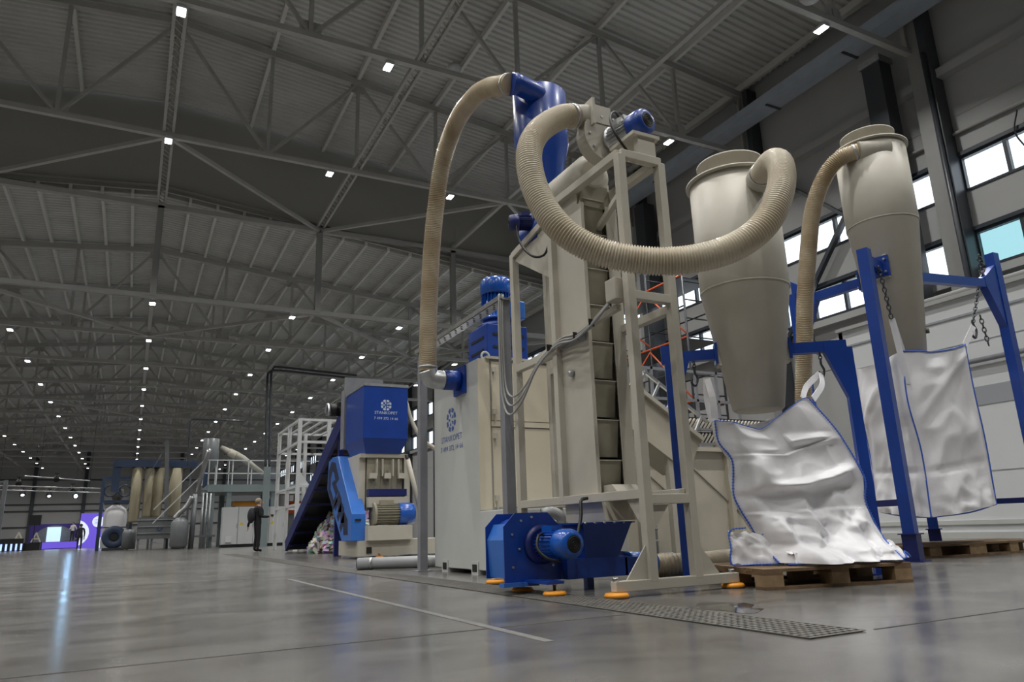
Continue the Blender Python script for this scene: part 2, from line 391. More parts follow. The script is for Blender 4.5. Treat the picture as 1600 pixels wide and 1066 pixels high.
# longitudinal struts and plan bracing
for x in (-12, -6, 0, 6, 12):
    for s, (ya, yb, z) in (('h', (Y0, YS, ZH)), ('l', (YS, Y1, ZL))):
        b = MB()
        if x in (6, 0) and s == 'h':
            for dx in (-.13, .13): b.box(x + dx - .04, x + dx + .04, ya, yb, z + .09, z + .22)
            yy = 6.0
            while yy < YS: b.beam((x - .13, yy, z + .15), (x + .13, yy + .3, z + .15), .03, .03); yy += .3
        else: b.box(x - .07, x + .07, ya, yb, z + .08, z + .22)
        b.build('tie_strut', 'truss', ce_hi if s == 'h' else ce_lo)
for a, bq in (((0, 22.8), (6, YS)), ((0, 22.8), (-6, YS)), ((12, 22.8), (6, YS)), ((12, 22.8), (18, YS)), ((-12, 22.8), (-6, YS))):
    MB().beam((*a, ZH - .02), (*bq, ZH - .02), .13, .13).build('brace', 'truss', ce_hi)
for a, bq in (((0, 34.2), (6, YS)), ((0, 34.2), (-6, YS)), ((12, 34.2), (6, YS)), ((12, 34.2), (18, YS)), ((-12, 34.2), (-6, YS)), ((0, 58.2), (6, 52.2)), ((0, 58.2), (-6, 52.2)), ((12, 58.2), (6, 52.2))):
    MB().beam((*a, ZL - .02), (*bq, ZL - .02), .13, .13).build('brace', 'truss', ce_lo)
# right wall with two strips of windows in each bay
ROWS = [(6.38, 7.38), (8.48, 9.45)]
bw = MB(); bd = []
for i in range(len(COLS)):
    ya = COLS[i] + .10; yb = (COLS[i + 1] if i + 1 < len(COLS) else Y1) - .42
    bd.append((ya, yb))
edges = [Y0] + [q for p in bd for q in p] + [Y1]
for z0, z1 in ((0, 6.38), (7.38, 8.48), (9.45, 17.2)): bw.box(XW, XW + .12, Y0, Y1, z0, z1)
for z0, z1 in ROWS:
    for k in range(0, len(edges), 2): bw.box(XW, XW + .12, edges[k], edges[k + 1], z0, z1)
wr = struct(bw.build('wall_right', 'wall_grey'))
for z in (4.8, 10.6, 11.8): MB().box(XW - .012, XW, Y0, Y1, z - .012, z + .012).build('panel_joint', 'wall_dark', wr)
MB().box(XW - .30, XW, Y0, YS, 11.75, 12.0).build('ledge', 'wall_grey', wr)
MB().box(XW - .22, XW, Y0, Y1, 6.1, 6.3).build('window_ledge', 'wall_grey', wr)
nwin = 0
for ya, yb in bd:
    for r, (z0, z1) in enumerate(ROWS):
        nwin += 1; b = MB(); n = 5; dy = (yb - ya) / n
        b.box(XW - .03, XW + .10, ya, yb, z0, z0 + .06).box(XW - .03, XW + .10, ya, yb, z1 - .07, z1)
        for k in range(n + 1):
            yk = ya + k * dy; b.box(XW - .03, XW + .10, max(ya, yk - .045), min(yb, yk + .045), z0 + .06, z1 - .07)
        wo = struct(b.build('window_%d' % nwin, 'frame_dark'))
        MB().box(XW - .10, XW + .02, ya - .03, yb + .03, z1, z1 + .10).build('window_head', 'frame_dark', wo)
        for k in range(n):
            MB().box(XW + .04, XW + .05, ya + k * dy + .045, ya + (k + 1) * dy - .045, z0 + .06, z1 - .07).build('pane', 'glass_tint' if (r == 0 and yb < 12) else 'glass', wo)
# columns at the right wall
for i, y in enumerate(COLS):
    top = HI - SL * 18 if y < YS + 1 else LO - SL * 18
    t = thing('steel_column', 'grey steel column on the window wall, ' + (ORD[[q for q in COLS if q > 9].index(y)] + ' one in view' if y > 9 else 'out by the near end at ' + str(int(y + 10)) + ' metres'), 'column', (18.1, y, 0), 'columns along the window wall')
    MB().box(17.98, 18.36, y - .20, y + .20, 0, top).build('shaft', 'column', t)
    MB().box(17.9, 18.36, y - .42, y - .22, 0, top).build('flange', 'slate', t)
    MB().tube([(17.86, y - .32, 0.1), (17.86, y - .32, min(top, 12.5))], .06, 8).build('downpipe', 'slate', t)
t = thing('drain_duct', 'tall black box duct with silver cap beside the window column', 'duct', (17.8, 11.35, 0))
MB().box(17.45, 17.95, 10.65, 11.2, 0, 12.8).build('duct_body', 'slate', t); MB().box(17.4, 18.0, 10.6, 11.25, 12.8, 12.98).build('cap', 'galvanised', t)
t = thing('drain_duct', 'tall dark duct on the wall behind the scaffolding', 'duct', (17.8, 22.0, 0))
MB().box(17.5, 18.05, 21.4, 22.0, 0.02, 13.2).build('duct_body', 'slate', t)
t = thing('air_duct', 'galvanised air duct under the eaves along the window wall', 'duct', (17.5, 10, 13.4))
MB().box(17.0, 17.65, Y0 + .2, YS - .2, 13.45, 13.80).build('duct_body', 'duct_window_sheen', t)
for k in range(12): MB().box(17.05, 17.70, -6 + k * 2.9 - .04, -6 + k * 2.9 + .04, 13.42, 13.84).build('collar', 'slate', t)
t = thing('cable_pipe', 'thin grey conduit running above the upper windows', 'pipe', (18.2, 10, 10.0))
MB().tube([(18.32, -6, 9.85), (18.32, 12.5, 10.15)], .05, 8).build('conduit', 'truss', t)
b = MB().tube(spline([(18.25, 8.0, 9.9), (18.25, 8.15, 9.4), (18.25, 8.0, 8.9), (18.25, 7.7, 8.2), (18.25, 7.4, 7.2)], .1), .02, 6).build('hanging_cable', 'dark', t)
t = thing('wall_brace', 'dark diagonal wind brace crossing the windows behind the cyclones', 'brace', (18.2, 14, 5))
MB().beam((18.2, 12.94, 9.17), (18.2, 16.0, 5.6), .16, .12).build('lower_strut', 'frame_dark', t); MB().beam((18.2, 12.94, 9.17), (18.2, 15.9, 12.1), .14, .1).build('upper_strut', 'frame_dark', t)
# other walls
struct(MB().box(-XW - .2, -XW, Y0, Y1, 0, 17.2).build('wall_left', 'wall_grey'))
struct(MB().box(-XW, XW, Y0 - .2, Y0, 0, 17.3).build('wall_back', 'wall_grey'))
wf = struct(MB().box(-XW, XW, Y1, Y1 + .2, 0, 13.6).build('wall_far', 'wall_grey'))
for z in (2.5, 4.4, 5.2, 8.2): MB().box(-XW, XW, Y1 - .15, Y1, z - .07, z + .07).build('girt', 'slate', wf)
for x in (-16.5, -11, -5.5, 0, 5.5, 11): MB().box(x - .2, x + .2, Y1 - .3, Y1, 0, 12).build('wind_column', 'slate', wf)
# white panel room in front of the window wall
wp = struct(MB().box(14.5, 14.62, -4, 11.0, 0.12, 4.68).build('wall_partition', 'wall_white'))
MB().box(14.5, 17.3, 10.9, 11.0, 0.12, 4.68).build('end_panel', 'wall_white', wp)
MB().box(14.44, 14.5, -4, 11.02, 0.0, 0.12).build('skirting', 'white_paint', wp); MB().box(14.46, 14.5, -4, 11.0, 0.26, 0.34).build('rail', 'white_paint', wp)
MB().box(14.485, 14.5, -4, 11.0, 2.50, 2.86).build('grey_band', 'wall_band', wp)
for z in (1.25, 3.75): MB().box(14.49, 14.5, -4, 11, z - .008, z + .008).build('panel_joint', 'wall_band', wp)
MB().box(14.47, 14.5, -4, 11, 4.30, 4.34).build('panel_joint', 'wall_band', wp)
MB().box(14.4, 14.7, -4, 11.0, 4.68, 4.76).build('capping', 'wall_grey', wp)
t = thing('wall_pipe', 'grey pipe fixed along the white panel wall', 'pipe', (14.4, 5, 3.45))
MB().tube([(14.40, -4, 3.35), (14.40, 10.9, 3.35)], .05, 10).build('pipe', 'grey_steel', t)
t = thing('wall_pipe', 'grey pipe lying on top of the white panel wall', 'pipe', (14.6, 5, 4.8))
MB().tube([(14.7, -4, 4.86), (14.7, 9.2, 4.86)], .07, 10).build('pipe', 'column', t)

# ceiling lamps
def lamp_proto():
    t = thing('ceiling_lamp', 'lamp', 'lamp', (0, 0, 0))
    b = MB().box(-.11, .11, -.18, .18, .02, .09)
    for k in range(7): b.box(-.10, .10, -.15 + k * .05 - .006, -.15 + k * .05 + .006, .09, .14)
    b.build('housing', 'lamp_body', t); MB().box(-.09, .09, -.15, .15, 0.0, .02).build('lens', 'lens', t)
    MB().beam((0, 0, .14), (0, 0, .30), .03).build('bracket', 'lamp_body', t)
    L = bpy.data.lights.new('lamp_light', 'AREA'); L.shape = 'RECTANGLE'; L.size = .18; L.size_y = .30; L.energy = LAMP_W; L.spread = math.radians(130); L.color = (1.0, 0.985, 0.95)
    lo = bpy.data.objects.new('lamp_light', L); col.objects.link(lo); lo.parent = t; lo.location = (0, 0, -.015)
    return t
proto = lamp_proto(); first = True
low_light = [c for c in proto.children if c.type == 'LIGHT'][0].data.copy(); low_light.energy = LAMP_LOW_W; low_light.spread = math.radians(152)
ROWX = [(-14.7, 'row over the far left aisle'), (-9.7, 'outer left row'), (-5.1, 'row left of the ridge'), (0.02, 'row under the ridge'), (5.12, 'row right of the ridge'), (9.65, 'row over the machines'), (14.7, 'row by the windows')]
for x, rn in ROWX:
    seen = 0; hid = 0
    for y, z in [(q + .2, ZH - .18) for q in TY_HI] + [(q + .5, ZL - .16) for q in [YS] + TY_LO]:
        d = V(x, y, z - CAM_H); dz = d.dot(c_f)
        inv = dz > 0 and abs(1122.8 * d.dot(c_r) / dz) < 800 and abs(1122.8 * d.dot(c_u) / dz) < 533
        if x == 0.02 and 22 < y < 24: y -= .15
        if first: o = proto; first = False; o.location = (x, y, z)
        else: o = clone(proto, (x, y, z))
        if z < 10:
            for ch in o.children:
                if ch.type == 'LIGHT': ch.data = low_light
        if inv: o['label'] = 'white ceiling lamp, %s in the %s' % (ORD[seen], rn); seen += 1
        else: hid += 1; o['label'] = 'ceiling lamp outside the picture, %s in the %s' % (['first'] [0] if hid == 1 else ORD[hid - 1].split()[0], rn)
        o['group'] = 'ceiling lamps'
        # lamps sit a little under the chord on their brackets
for i, (x, y, z) in enumerate([(0.1, 17.2, HI - .25), (8.6, 20.0, HI - 1.0), (13.5, 9.6, ZH - .12)]):
    t = thing('smoke_detector', ['round white dome sensor under the ridge', 'round white dome sensor on the deck behind the hose', 'round white dome sensor beside the window-side lamp'][i], 'sensor', (x, y, z))
    MB().lathe([(.05, .12), (.22, .10), (.26, .0), (.2, -.10), (.06, -.16)], (x, y, z), n=20).build('dome', 'lamp_body', t)
    MB().beam((x, y, z + .1), (x, y, z + .3), .03).build('stem', 'truss', t)

# ================================================================== FOREGROUND MACHINES
def motor(t, c, ax, r, L, name='motor', body='motor_blue', cowl='motor_blue', cable=True):
    # finned electric motor: c = centre of mounting flange, ax = axis towards the fan cowl
    c, ax = V(c), V(ax).normalized(); x = ax.cross(V(0, 0, 1)) if abs(ax.z) < .9 else V(1, 0, 0); x.normalize(); y = ax.cross(x)
    o = MB().lathe([(r * 1.0, 0), (r * 1.0, L * .06), (r * .80, L * .08), (r * .80, L * .62)], c, ax, 28).build(name, body, t)
    MB().lathe([(r * .93, L * .60), (r * .97, L * .64), (r * .97, L * .88), (r * .86, L * .97), (r * .6, L)], c, ax, 28).build('fan_cowl', cowl, o)
    b = MB()
    for k in range(24):
        a = 2 * math.pi * k / 24; d = x * math.cos(a) + y * math.sin(a); b.obox(c + ax * L * .34 + d * r * .84, ax * L * .27, d * r * .07, d.cross(ax) * r * .02)
    b.build('fins', body, o)
    b = MB()
    for rr in (.15, .3, .45): b.tube([c + ax * (L * 1.005) + (x * math.cos(q) + y * math.sin(q)) * r * rr for q in [2 * math.pi * k / 18 for k in range(18)]], r * .035, 5, closed=True)
    b.lathe([(r * .55, L * .995), (r * .55, L * 1.002)], c, ax, 24); b.build('grille', 'dark', o)
    up = y if abs(y.z) > .5 else x
    if up.z < 0: up = -up
    sd = ax.cross(up)
    MB().obox(c + ax * L * .32 + up * r * 1.0, ax * L * .16, sd * r * .42, up * r * .2).build('terminal_box', body, o)
    return o
def pad(t, x, y, h=.05, r=.085):
    o = MB().lathe([(r, .006), (r * 1.02, .02), (r * .9, .034), (r * .5, .038)], (x, y, 0), n=24).build('levelling_pad', 'orange', t)
    MB().lathe([(r * 1.0, 0), (r * 1.0, .006)], (x, y, 0), n=20).build('rubber_sole', 'black_rubber', o)
    MB().lathe([(.012, .03), (.012, h + .03), (.022, h + .03), (.022, h + .055)], (x, y, 0), n=8).build('bolt', 'stainless', o)
    return o

# ---- white wash cabinet ("container")
t = thing('wash_cabinet', 'tall white machine cabinet with beige doors and blue printed logo', 'cabinet', (4.0, 8.0, 0))
CX0, CX1, CY0, CYF, CYB = 3.45, 5.0, 6.86, 7.47, 8.86
MB().prism([(CX0, CYB, .05), (CX0, CY0, .05), (CX0, CY0, .68), (CX0, CYF, .68), (CX0, CYF, 2.43), (CX0, CYB, 2.43)], (CX1 - CX0, 0, 0)).build('body', 'white_paint', t, bevel=.008)
for k, y in enumerate((7.12, 7.62, 8.5)):
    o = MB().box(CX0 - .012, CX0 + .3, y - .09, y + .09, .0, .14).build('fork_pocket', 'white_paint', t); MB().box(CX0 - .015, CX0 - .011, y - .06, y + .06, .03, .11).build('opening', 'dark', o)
FY = CYF
MB().box(CX0 + .002, 3.60, FY - .012, FY, .69, 2.43).build('corner_strip', 'cream_door', t)
for z0, z1, nm in ((1.70, 2.40, 'upper_door'), (.72, 1.62, 'lower_door')):
    for x0, x1 in ((3.62, 4.52), (4.54, 4.98)):
        d = MB().box(x0, x1, FY - .03, FY - .004, z0, z1).build('door', 'cream_door', t, bevel=.006)
        for zz in (z0 + .1, z1 - .1):
            MB().box(x0 + .0, x0 + .05, FY - .06, FY - .03, zz - .03, zz + .03).box(x0 + .02, x0 + .035, FY - .065, FY - .05, zz - .12, zz - .02).build('latch', 'cream', d)
            MB().box(x1 - .05, x1, FY - .06, FY - .03, zz - .03, zz + .03).build('hinge', 'cream', d)
MB().box(3.61, 5.0, FY - .04, FY, 1.63, 1.69).build('door_rail', 'cream_door', t)
MB().box(3.55, 5.0, FY - .05, FY + .05, 2.43, 2.46).build('top_rail', 'cream', t)
MB().tube([V(3.62, 7.6, 2.50) + V(math.cos(a), 0, math.sin(a)) * .05 for a in [2 * math.pi * k / 16 for k in range(16)]], .014, 8, closed=True).build('lifting_ring', 'white_paint', t)
text_mesh('company_name', 'STANKOPET', 'text_blue', t, (CX0, 8.27, 1.555), (0, -1, 0), (0, 0, 1), (.118, .105))
text_mesh('phone_number', '7 499 372 14 66', 'text_blue', t, (CX0, 8.27, 1.44), (0, -1, 0), (0, 0, 1), (.108, .09))
logo(MB(), (CX0, 8.27, 1.82), (0, -1, 0), (0, 0, 1), .15).build('logo', 'text_blue', t)
# stub for the hose
o = MB().tube([(CX0, 7.95, 2.25), (3.22, 7.95, 2.25)], .12, 24).build('inlet_stub', 'blue', t); MB().box(CX0 - .03, CX0, 7.78, 8.12, 2.08, 2.42).build('flange', 'blue', o)

# ---- geared motor on the cabinet
t = thing('gear_motor', 'upright blue geared motor standing on top of the white cabinet', 'motor', (3.95, 7.9, 2.43))
MB().box(3.66, 4.22, 7.62, 8.18, 2.44, 2.93).build('gear_housing', 'blue', t, bevel=.012)
for z in (2.62, 2.78):
    MB().box(3.74, 3.94, 7.612, 7.62, z, z + .03).build('slot', 'dark', t); MB().box(3.99, 4.17, 7.612, 7.62, z, z + .03).build('slot', 'dark', t); MB().box(3.652, 3.66, 7.72, 8.08, z - .03, z).build('slot', 'dark', t)
MB().lathe([(.24, 2.93), (.26, 2.96), (.20, 3.0), (.17, 3.04), (.20, 3.06)], (3.94, 7.9, 0), n=24).build('adapter', 'blue', t)
motor(t, (3.94, 7.9, 3.04), (0, 0, 1), .21, .58)
MB().box(3.98, 4.20, 7.60, 7.80, 3.02, 3.26).build('connection_box', 'blue_light', t, bevel=.02)

# ---- grey posts with the cable tray
t = thing('cable_gantry', 'two grey steel posts carrying a perforated cable tray', 'cable tray', (3.3, 7.6, 0))
for x, y, h in ((3.31, 8.92, 2.80), (3.30, 6.45, 2.84)):
    o = MB().box(x - .05, x + .05, y - .05, y + .05, .012, h).build('post', 'grey_steel', t); MB().box(x - .1, x + .1, y - .1, y + .1, 0, .012).build('foot_plate', 'grey_steel', o)
b = MB().box(3.23, 3.36, 6.35, 9.0, 2.80, 2.806).box(3.23, 3.235, 6.35, 9.0, 2.80, 2.86).box(3.355, 3.36, 6.35, 9.0, 2.80, 2.86)
b.build('tray', 'galvanised', t)
b = MB()
for k in range(44): b.box(3.25 + .03 * (k % 3), 3.27 + .03 * (k % 3), 6.40 + k * .059, 6.43 + k * .059, 2.797, 2.80)
b.build('perforations', 'dark', t, kind='stuff')

# ---- bucket elevator
t = thing('bucket_elevator', 'tall beige bucket elevator with open front in a box-section frame', 'elevator', (3.5, 5.0, 0))
FX0, FX1, FYF, FYM, FYB = 3.31, 3.70, 4.30, 5.42, 6.20
s = .036
for x, y, z0, z1, nm in ((FX0, FYF, .09, 3.43, 'leg'), (FX1 + .02, FYF, .09, 3.43, 'leg'), (FX0, FYM, .69, 3.43, 'leg'), (FX0, FYB, .09, 3.24, 'leg'), (FX1, FYB, .09, 3.24, 'leg'), (FX1, FYM, .69, 3.43, 'leg')):
    MB().box(x - s, x + s, y - s, y + s, z0, z1).build('leg', 'cream', t, bevel=.004)
def bm(a, b_, w=.07, nm='beam', m='cream'): return MB().beam(a, b_, w, w).build(nm, m, t, bevel=.004)
for x in (FX0, FX1): bm((x, FYF, 3.44), (x, FYM + .1, 3.44)); bm((x, FYF, .70), (x, FYB, .70)); bm((x, FYM, 3.36), (x, FYB, 3.22)); bm((x, FYM, 2.02), (x, FYB, 2.02))
bm((FX0, FYF, 3.44), (FX1 + .02, FYF, 3.44)); bm((FX0, FYF, .66), (FX1 + .02, FYF, .66)); bm((FX0, FYF, 2.22), (FX1 + .02, FYF, 2.22)); bm((FX0, FYB, 3.2), (FX1, FYB, 3.2)); bm((FX1 + .02, FYF, 2.15), (FX1 + .02, 5.0, 2.15)); bm((FX0, FYF, 3.10), (FX1, FYM, 3.10), .05)
bm((2.98, FYF, .075), (4.10, FYF, .075)); bm((2.98, FYB, .075), (4.10, FYB, .075))
for sx, x in ((-1, FX0), (1, FX1 + .02)):
    MB().prism([(x + sx * s, FYF - .006, .11), (x + sx * .22, FYF - .006, .11), (x + sx * s, FYF - .006, .34)], (0, .012, 0)).build('gusset', 'cream', t)
MB().prism([(FX0 + s, FYF - .006, .62), (FX0 + .2, FYF - .006, .62), (FX0 + s, FYF - .006, .42)], (0, .012, 0)).build('gusset', 'cream', t)
MB().prism([(FX0 - .006, FYF + s, .66), (FX0 - .006, FYF + .22, .66), (FX0 - .006, FYF + s, .44)], (.012, 0, 0)).build('gusset', 'cream', t)
MB().prism([(FX0 - .006, FYM + .05, 3.3), (FX0 - .006, FYB, 3.18), (FX0 - .006, FYM + .06, 2.75)], (.012, 0, 0)).build('gusset', 'cream', t)
for x, y in ((3.0, FYF), (4.06, FYF), (3.0, FYB)): pad(t, x, y, .08)
KX0, KX1, KY0, KY1 = 3.335, 3.70, 4.95, 5.46
b = MB().box(KX0, KX0 + .008, KY0, KY1, .71, 3.30).box(KX1 - .008, KX1, KY0, KY1, .71, 3.30).box(KX0, KX1, KY1 - .008, KY1, .71, 3.30)
b.build('casing', 'cream', t)
MB().box(KX0 - .004, KX0 + .03, KY0 - .012, KY0, .71, 3.30).box(KX1 - .10, KX1 + .02, KY0 - .012, KY0, .71, 3.30).build('front_flange', 'cream', t)
MB().box(KX0 - .010, KX0, KY0 + .03, KY1 - .03, 2.03, 2.11).build('side_marking', 'wall_band', t)
o = MB().lathe([(.012, 0), (.03, .004), (.03, .03), (.015, .05)], (KX0, 5.22, 1.78), (-1, 0, 0), 12).build('side_fitting', 'galvanised', t)
for k in range(8):     # buckets
    z = .80 + k * .335
    if z > 3.2: break
    vs = [(KX0 + .03, KY0 + .012, z + .20), (KX1 - .105, KY0 + .012, z + .20), (KX1 - .105, KY0 + .06, z - .10), (KX0 + .03, KY0 + .06, z - .10), (KX0 + .03, KY0 + .20, z - .08), (KX1 - .105, KY0 + .20, z - .08), (KX0 + .03, KY0 + .20, z + .20), (KX1 - .105, KY0 + .20, z + .20)]
    o = MB().add(vs, [(0, 3, 2, 1), (3, 4, 5, 2), (4, 6, 7, 5), (0, 6, 4, 3), (1, 2, 5, 7)]).build('bucket', 'bucket', t)
    MB().box(KX0 + .028, KX1 - .103, KY0 + .0, KY0 + .03, z + .20, z + .208).build('bucket_lit_lip', 'cream', o)  # paler cream strip paints the light caught along the bucket edge
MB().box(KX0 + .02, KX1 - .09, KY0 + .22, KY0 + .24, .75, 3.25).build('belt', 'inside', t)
MB().frustum((KX0 - .0, KX1 - .04, KY0 - .1, KY1, .52), (KX0, KX1, KY0 - .02, KY1, .71)).build('boot_chute', 'cream', t)
MB().prism([(KX0 + .06, KY0 - .25, .68), (KX0 + .06, KY0, .70), (KX0 + .06, KY0, .80), (KX0 + .06, KY0 - .12, .80)], (.24, 0, 0)).build('inlet_tray', 'cream', t)
# head drum, blower and its motor at the top
hx, hz = 3.50, 3.62
b = MB().lathe([(.12, 0), (.19, .03), (.19, .72), (.12, .76)], (hx, 4.95, hz), (0, 1, 0), 28)
b.build('head_drum', 'cream', t); MB().box(KX0, KX1, 5.0, 5.55, 3.30, 3.56).build('head_box', 'cream', t)
MB().prism([(KX0, 4.96, 3.28), (KX1, 4.96, 3.28), (KX1 - .05, 4.96, 3.50), (KX0 + .05, 4.96, 3.50)], (0, .02, 0)).build('head_front', 'bucket', t)
bc = V(3.52, 4.72, 3.86); R0 = .24; sp = []
for k in range(28):
    a = math.radians(80) - 2 * math.pi * k / 28; r = R0 * (.80 + .28 * k / 28); sp.append(bc + V(math.cos(a) * r, 0, math.sin(a) * r))
o = MB().prism(sp, (0, .14, 0)).build('blower_housing', 'cream', t)
MB().prism([bc + (p - bc) * 1.05 + V(0, -.012, 0) for p in sp], (0, .012, 0)).build('blower_plate', 'cream', o)
for k in range(10):
    a = 2 * math.pi * k / 10; MB().lathe([(.012, 0), (.012, .015)], bc + V(math.cos(a) * .2, -.012, math.sin(a) * .2), (0, -1, 0), 6).build('bolt', 'galvanised', o)
vs = [(3.46, 4.70, 3.98), (3.46, 4.88, 3.98), (3.46, 4.88, 4.16), (3.46, 4.70, 4.16)]
MB().box(3.36, 3.56, 4.70, 4.88, 3.98, 4.16).build('blower_outlet', 'cream', o); MB().box(3.34, 3.365, 4.66, 4.92, 3.94, 4.20).build('outlet_flange', 'cream', o)
b = MB(); n = 20; ring = []; 
for k in range(n):
    a = 2 * math.pi * k / n; c_, s_ = math.cos(a), math.sin(a); q = max(abs(c_), abs(s_)); ring.append(((3.35, 4.79 + .09 * c_ / q, 4.07 + .09 * s_ / q), (3.22, 4.79 + .10 * c_, 4.05 + .10 * s_)))
b.add([r_[0] for r_ in ring] + [r_[1] for r_ in ring], [(k, (k + 1) % n, n + (k + 1) % n, n + k) for k in range(n)], True); b.build('transition', 'cream', o)
motor(t, (3.56, 4.70, 3.83), (.18, -1, 0), .125, .42, body='galvanised', cowl='blue')
MB().box(3.46, 3.74, 4.28, 4.62, 3.66, 3.69).build('motor_plate', 'cream', t); MB().box(3.52, 3.70, 4.30, 4.36, 3.47, 3.66).build('motor_bracket', 'cream', t)
MB().tube(spline([(3.60, 4.6, 3.96), (3.50, 4.55, 4.02), (3.40, 4.5, 3.92), (3.40, 4.45, 3.74), (3.52, 4.42, 3.55), (3.62, 4.38, 3.46)], .03), .011, 8).build('motor_cable', 'black_rubber', t)
# junction box and conduits
MB().box(3.22, 3.34, 4.36, 4.50, 2.20, 2.38).build('junction_box', 'cream', t, bevel=.006)
MB().beam((3.30, 4.44, 2.16), (3.30, 6.15, 2.0), .045, .045).build('cable_rail', 'cream', t)
for k in range(3):
    dz = k * .03; dx = -.02 * (k - 1)
    MB().tube(spline([(3.26 + dx, 4.48, 2.25 - dz), (3.24 + dx, 4.75, 2.13 - dz), (3.24 + dx, 5.0, 2.08 - dz), (3.25 + dx, 5.25, 2.11 - dz), (3.26 + dx, 5.45, 2.08 - dz), (3.25 + dx, 5.7, 1.99 - dz * 1.5), (3.23 + dx, 5.95, 1.80 - dz * 2.5), (3.22 + dx, 6.2, 1.74 - dz * 3), (3.22 + dx, 6.34, 1.90 - dz * 2), (3.22 + dx, 6.37, 2.4), (3.23 + dx, 6.38, 2.74), (3.26 + dx, 6.42, 2.87), (3.28 + dx, 6.55, 2.83)], .05), .010, 8).build('conduit', 'cable', t)
for y, z in ((4.75, 2.10), (5.0, 2.05), (5.45, 2.05)): MB().box(3.215, 3.268, y - .004, y + .004, z - .022, z + .04).build('cable_tie', 'dark', t)

# ---- blue fan on the floor with its duct and hopper
t = thing('transport_fan', 'dark blue floor fan with square housing and blue motor', 'fan', (2.77, 5.2, 0))
def octa(y, x0, x1, z0, z1, c=.10): return [(x0, y, z0), (x1, y, z0), (x1, y, z1 - c), (x1 - c, y, z1), (x0 + c, y, z1), (x0, y, z1 - c)]
MB().prism(octa(5.06, 2.53, 3.02, .09, .60), (0, .010, 0)).build('front_plate', 'blue', t)
MB().prism(octa(5.38, 2.53, 3.02, .11, .60), (0, .010, 0)).build('rear_plate', 'blue', t)
sp = [V(2.775, 5.07, .35) + V(math.cos(a) * .215, 0, math.sin(a) * .215) for a in [2 * math.pi * k / 28 for k in range(28)]]
MB().prism(sp, (0, .31, 0)).build('scroll', 'blue', t)
MB().prism([(2.56, 5.07, .12), (2.62, 5.07, .5), (2.6, 5.07, .52), (2.54, 5.07, .4)], (0, .31, 0)).build('scroll_cheek', 'blue_light', t)
b = MB()
for x, z in ((2.775, .565), (2.60, .44), (2.95, .44), (2.60, .2), (2.95, .2), (2.68, .54), (2.66, .33)): b.lathe([(.010, 0), (.010, .008)], (x, 5.06, z), (0, -1, 0), 6)
b.build('plate_bolts', 'galvanised', t)
motor(t, (2.86, 5.05, .36), (.10, -1, 0), .115, .40)
MB().lathe([(.15, 0), (.15, .03), (.12, .05)], (2.85, 5.06, .36), (0, -1, 0), 24).build('motor_flange', 'blue_dark', t)
MB().tube(spline([(2.80, 4.93, .44), (2.74, 4.90, .42), (2.71, 4.86, .33), (2.76, 4.8, .26), (2.84, 4.76, .24)], .02), .012, 8).build('motor_cable', 'black_rubber', t)
MB().tube(spline([(2.95, 4.8, .25), (3.0, 4.8, .30), (3.06, 4.85, .42), (3.13, 4.9, .56), (3.17, 4.95, .68), (3.25, 4.98, .70)], .03), .014, 8).build('power_cable', 'black_rubber', t)
MB().box(2.70, 2.84, 4.72, 5.42, .085, .105).build('base_rail', 'blue', t); MB().box(2.50, 2.80, 5.02, 5.10, .06, .09).build('base_angle', 'blue_light', t)
for y in (4.76, 5.26): pad(t, 2.78, y, .05)
t = thing('blue_hopper', 'blue tapered hopper feeding the duct under the bucket elevator', 'hopper', (3.4, 5.1, 0))
MB().frustum((3.20, 3.52, 4.98, 5.20, .24), (3.12, 3.58, 4.86, 5.32, .50)).build('funnel', 'blue', t)
MB().box(3.10, 3.60, 4.84, 5.34, .50, .512).build('flange', 'blue', t)
b = MB()
for k in range(6):
    b.lathe([(.009, 0), (.009, .02)], (3.12 + k * .09, 4.84, .505), (0, -1, 0), 6)
b.build('bolts', 'stainless', t)
MB().box(3.03, 3.60, 4.98, 5.20, .09, .24).build('duct', 'blue', t); MB().frustum((3.58, 3.70, 4.98, 5.2, .09), (3.58, 3.86, 4.98, 5.2, .23)).build('duct_end', 'blue', t)
MB().tube([(3.62, 5.09, .19), (3.95, 5.09, .165)], .085, 20).build('duct_collar', 'blue_light', t)
MB().box(3.30, 3.36, 5.12, 5.18, .0, .10).build('duct_support', 'blue', t)
MB().lathe([(.06, 0), (.08, .03), (.08, .10), (.05, .13)], (3.10, 5.28, .24), (.2, -.3, 1), 16).build('cleanout', 'blue_dark', t)

# ---- hoses
def hose(name, label, pts, r, m, step=.0055, per=4, start=None):
    P = spline(pts, step); rs = [r * (1.0 if i % per in (1, 2) else .885) for i in range(len(P))]
    t = thing(name, label, 'hose', pts[0]); MB().tube(P, rs, 22).build('corrugated_wall', m, t)
    for p, q in ((P[6], P[0]), (P[-7], P[-1])):
        d = (V(q) - V(p)).normalized(); MB().lathe([(r * 1.03, -.012), (r * 1.06, -.01), (r * 1.06, .01), (r * 1.03, .012)], V(q) - d * .05, d, 24).build('clamp', 'galvanised', t)
    return t
hose('suction_hose', 'long beige corrugated hose rising from cabinet to blue cyclone', [(3.02, 7.95, 2.34), (3.02, 7.95, 2.55), (3.03, 7.95, 3.0), (3.05, 7.90, 3.8), (3.06, 7.75, 4.44), (3.06, 7.5, 4.94), (3.08, 7.1, 5.26), (3.10, 6.62, 5.31), (3.05, 6.15, 5.12), (3.02, 5.85, 4.95), (3.06, 5.66, 4.87)], .108, 'hose')
t = thing('pipe_elbow', 'steel elbow joining tall hose to the blue cabinet stub', 'pipe', (3.05, 7.95, 2.25))
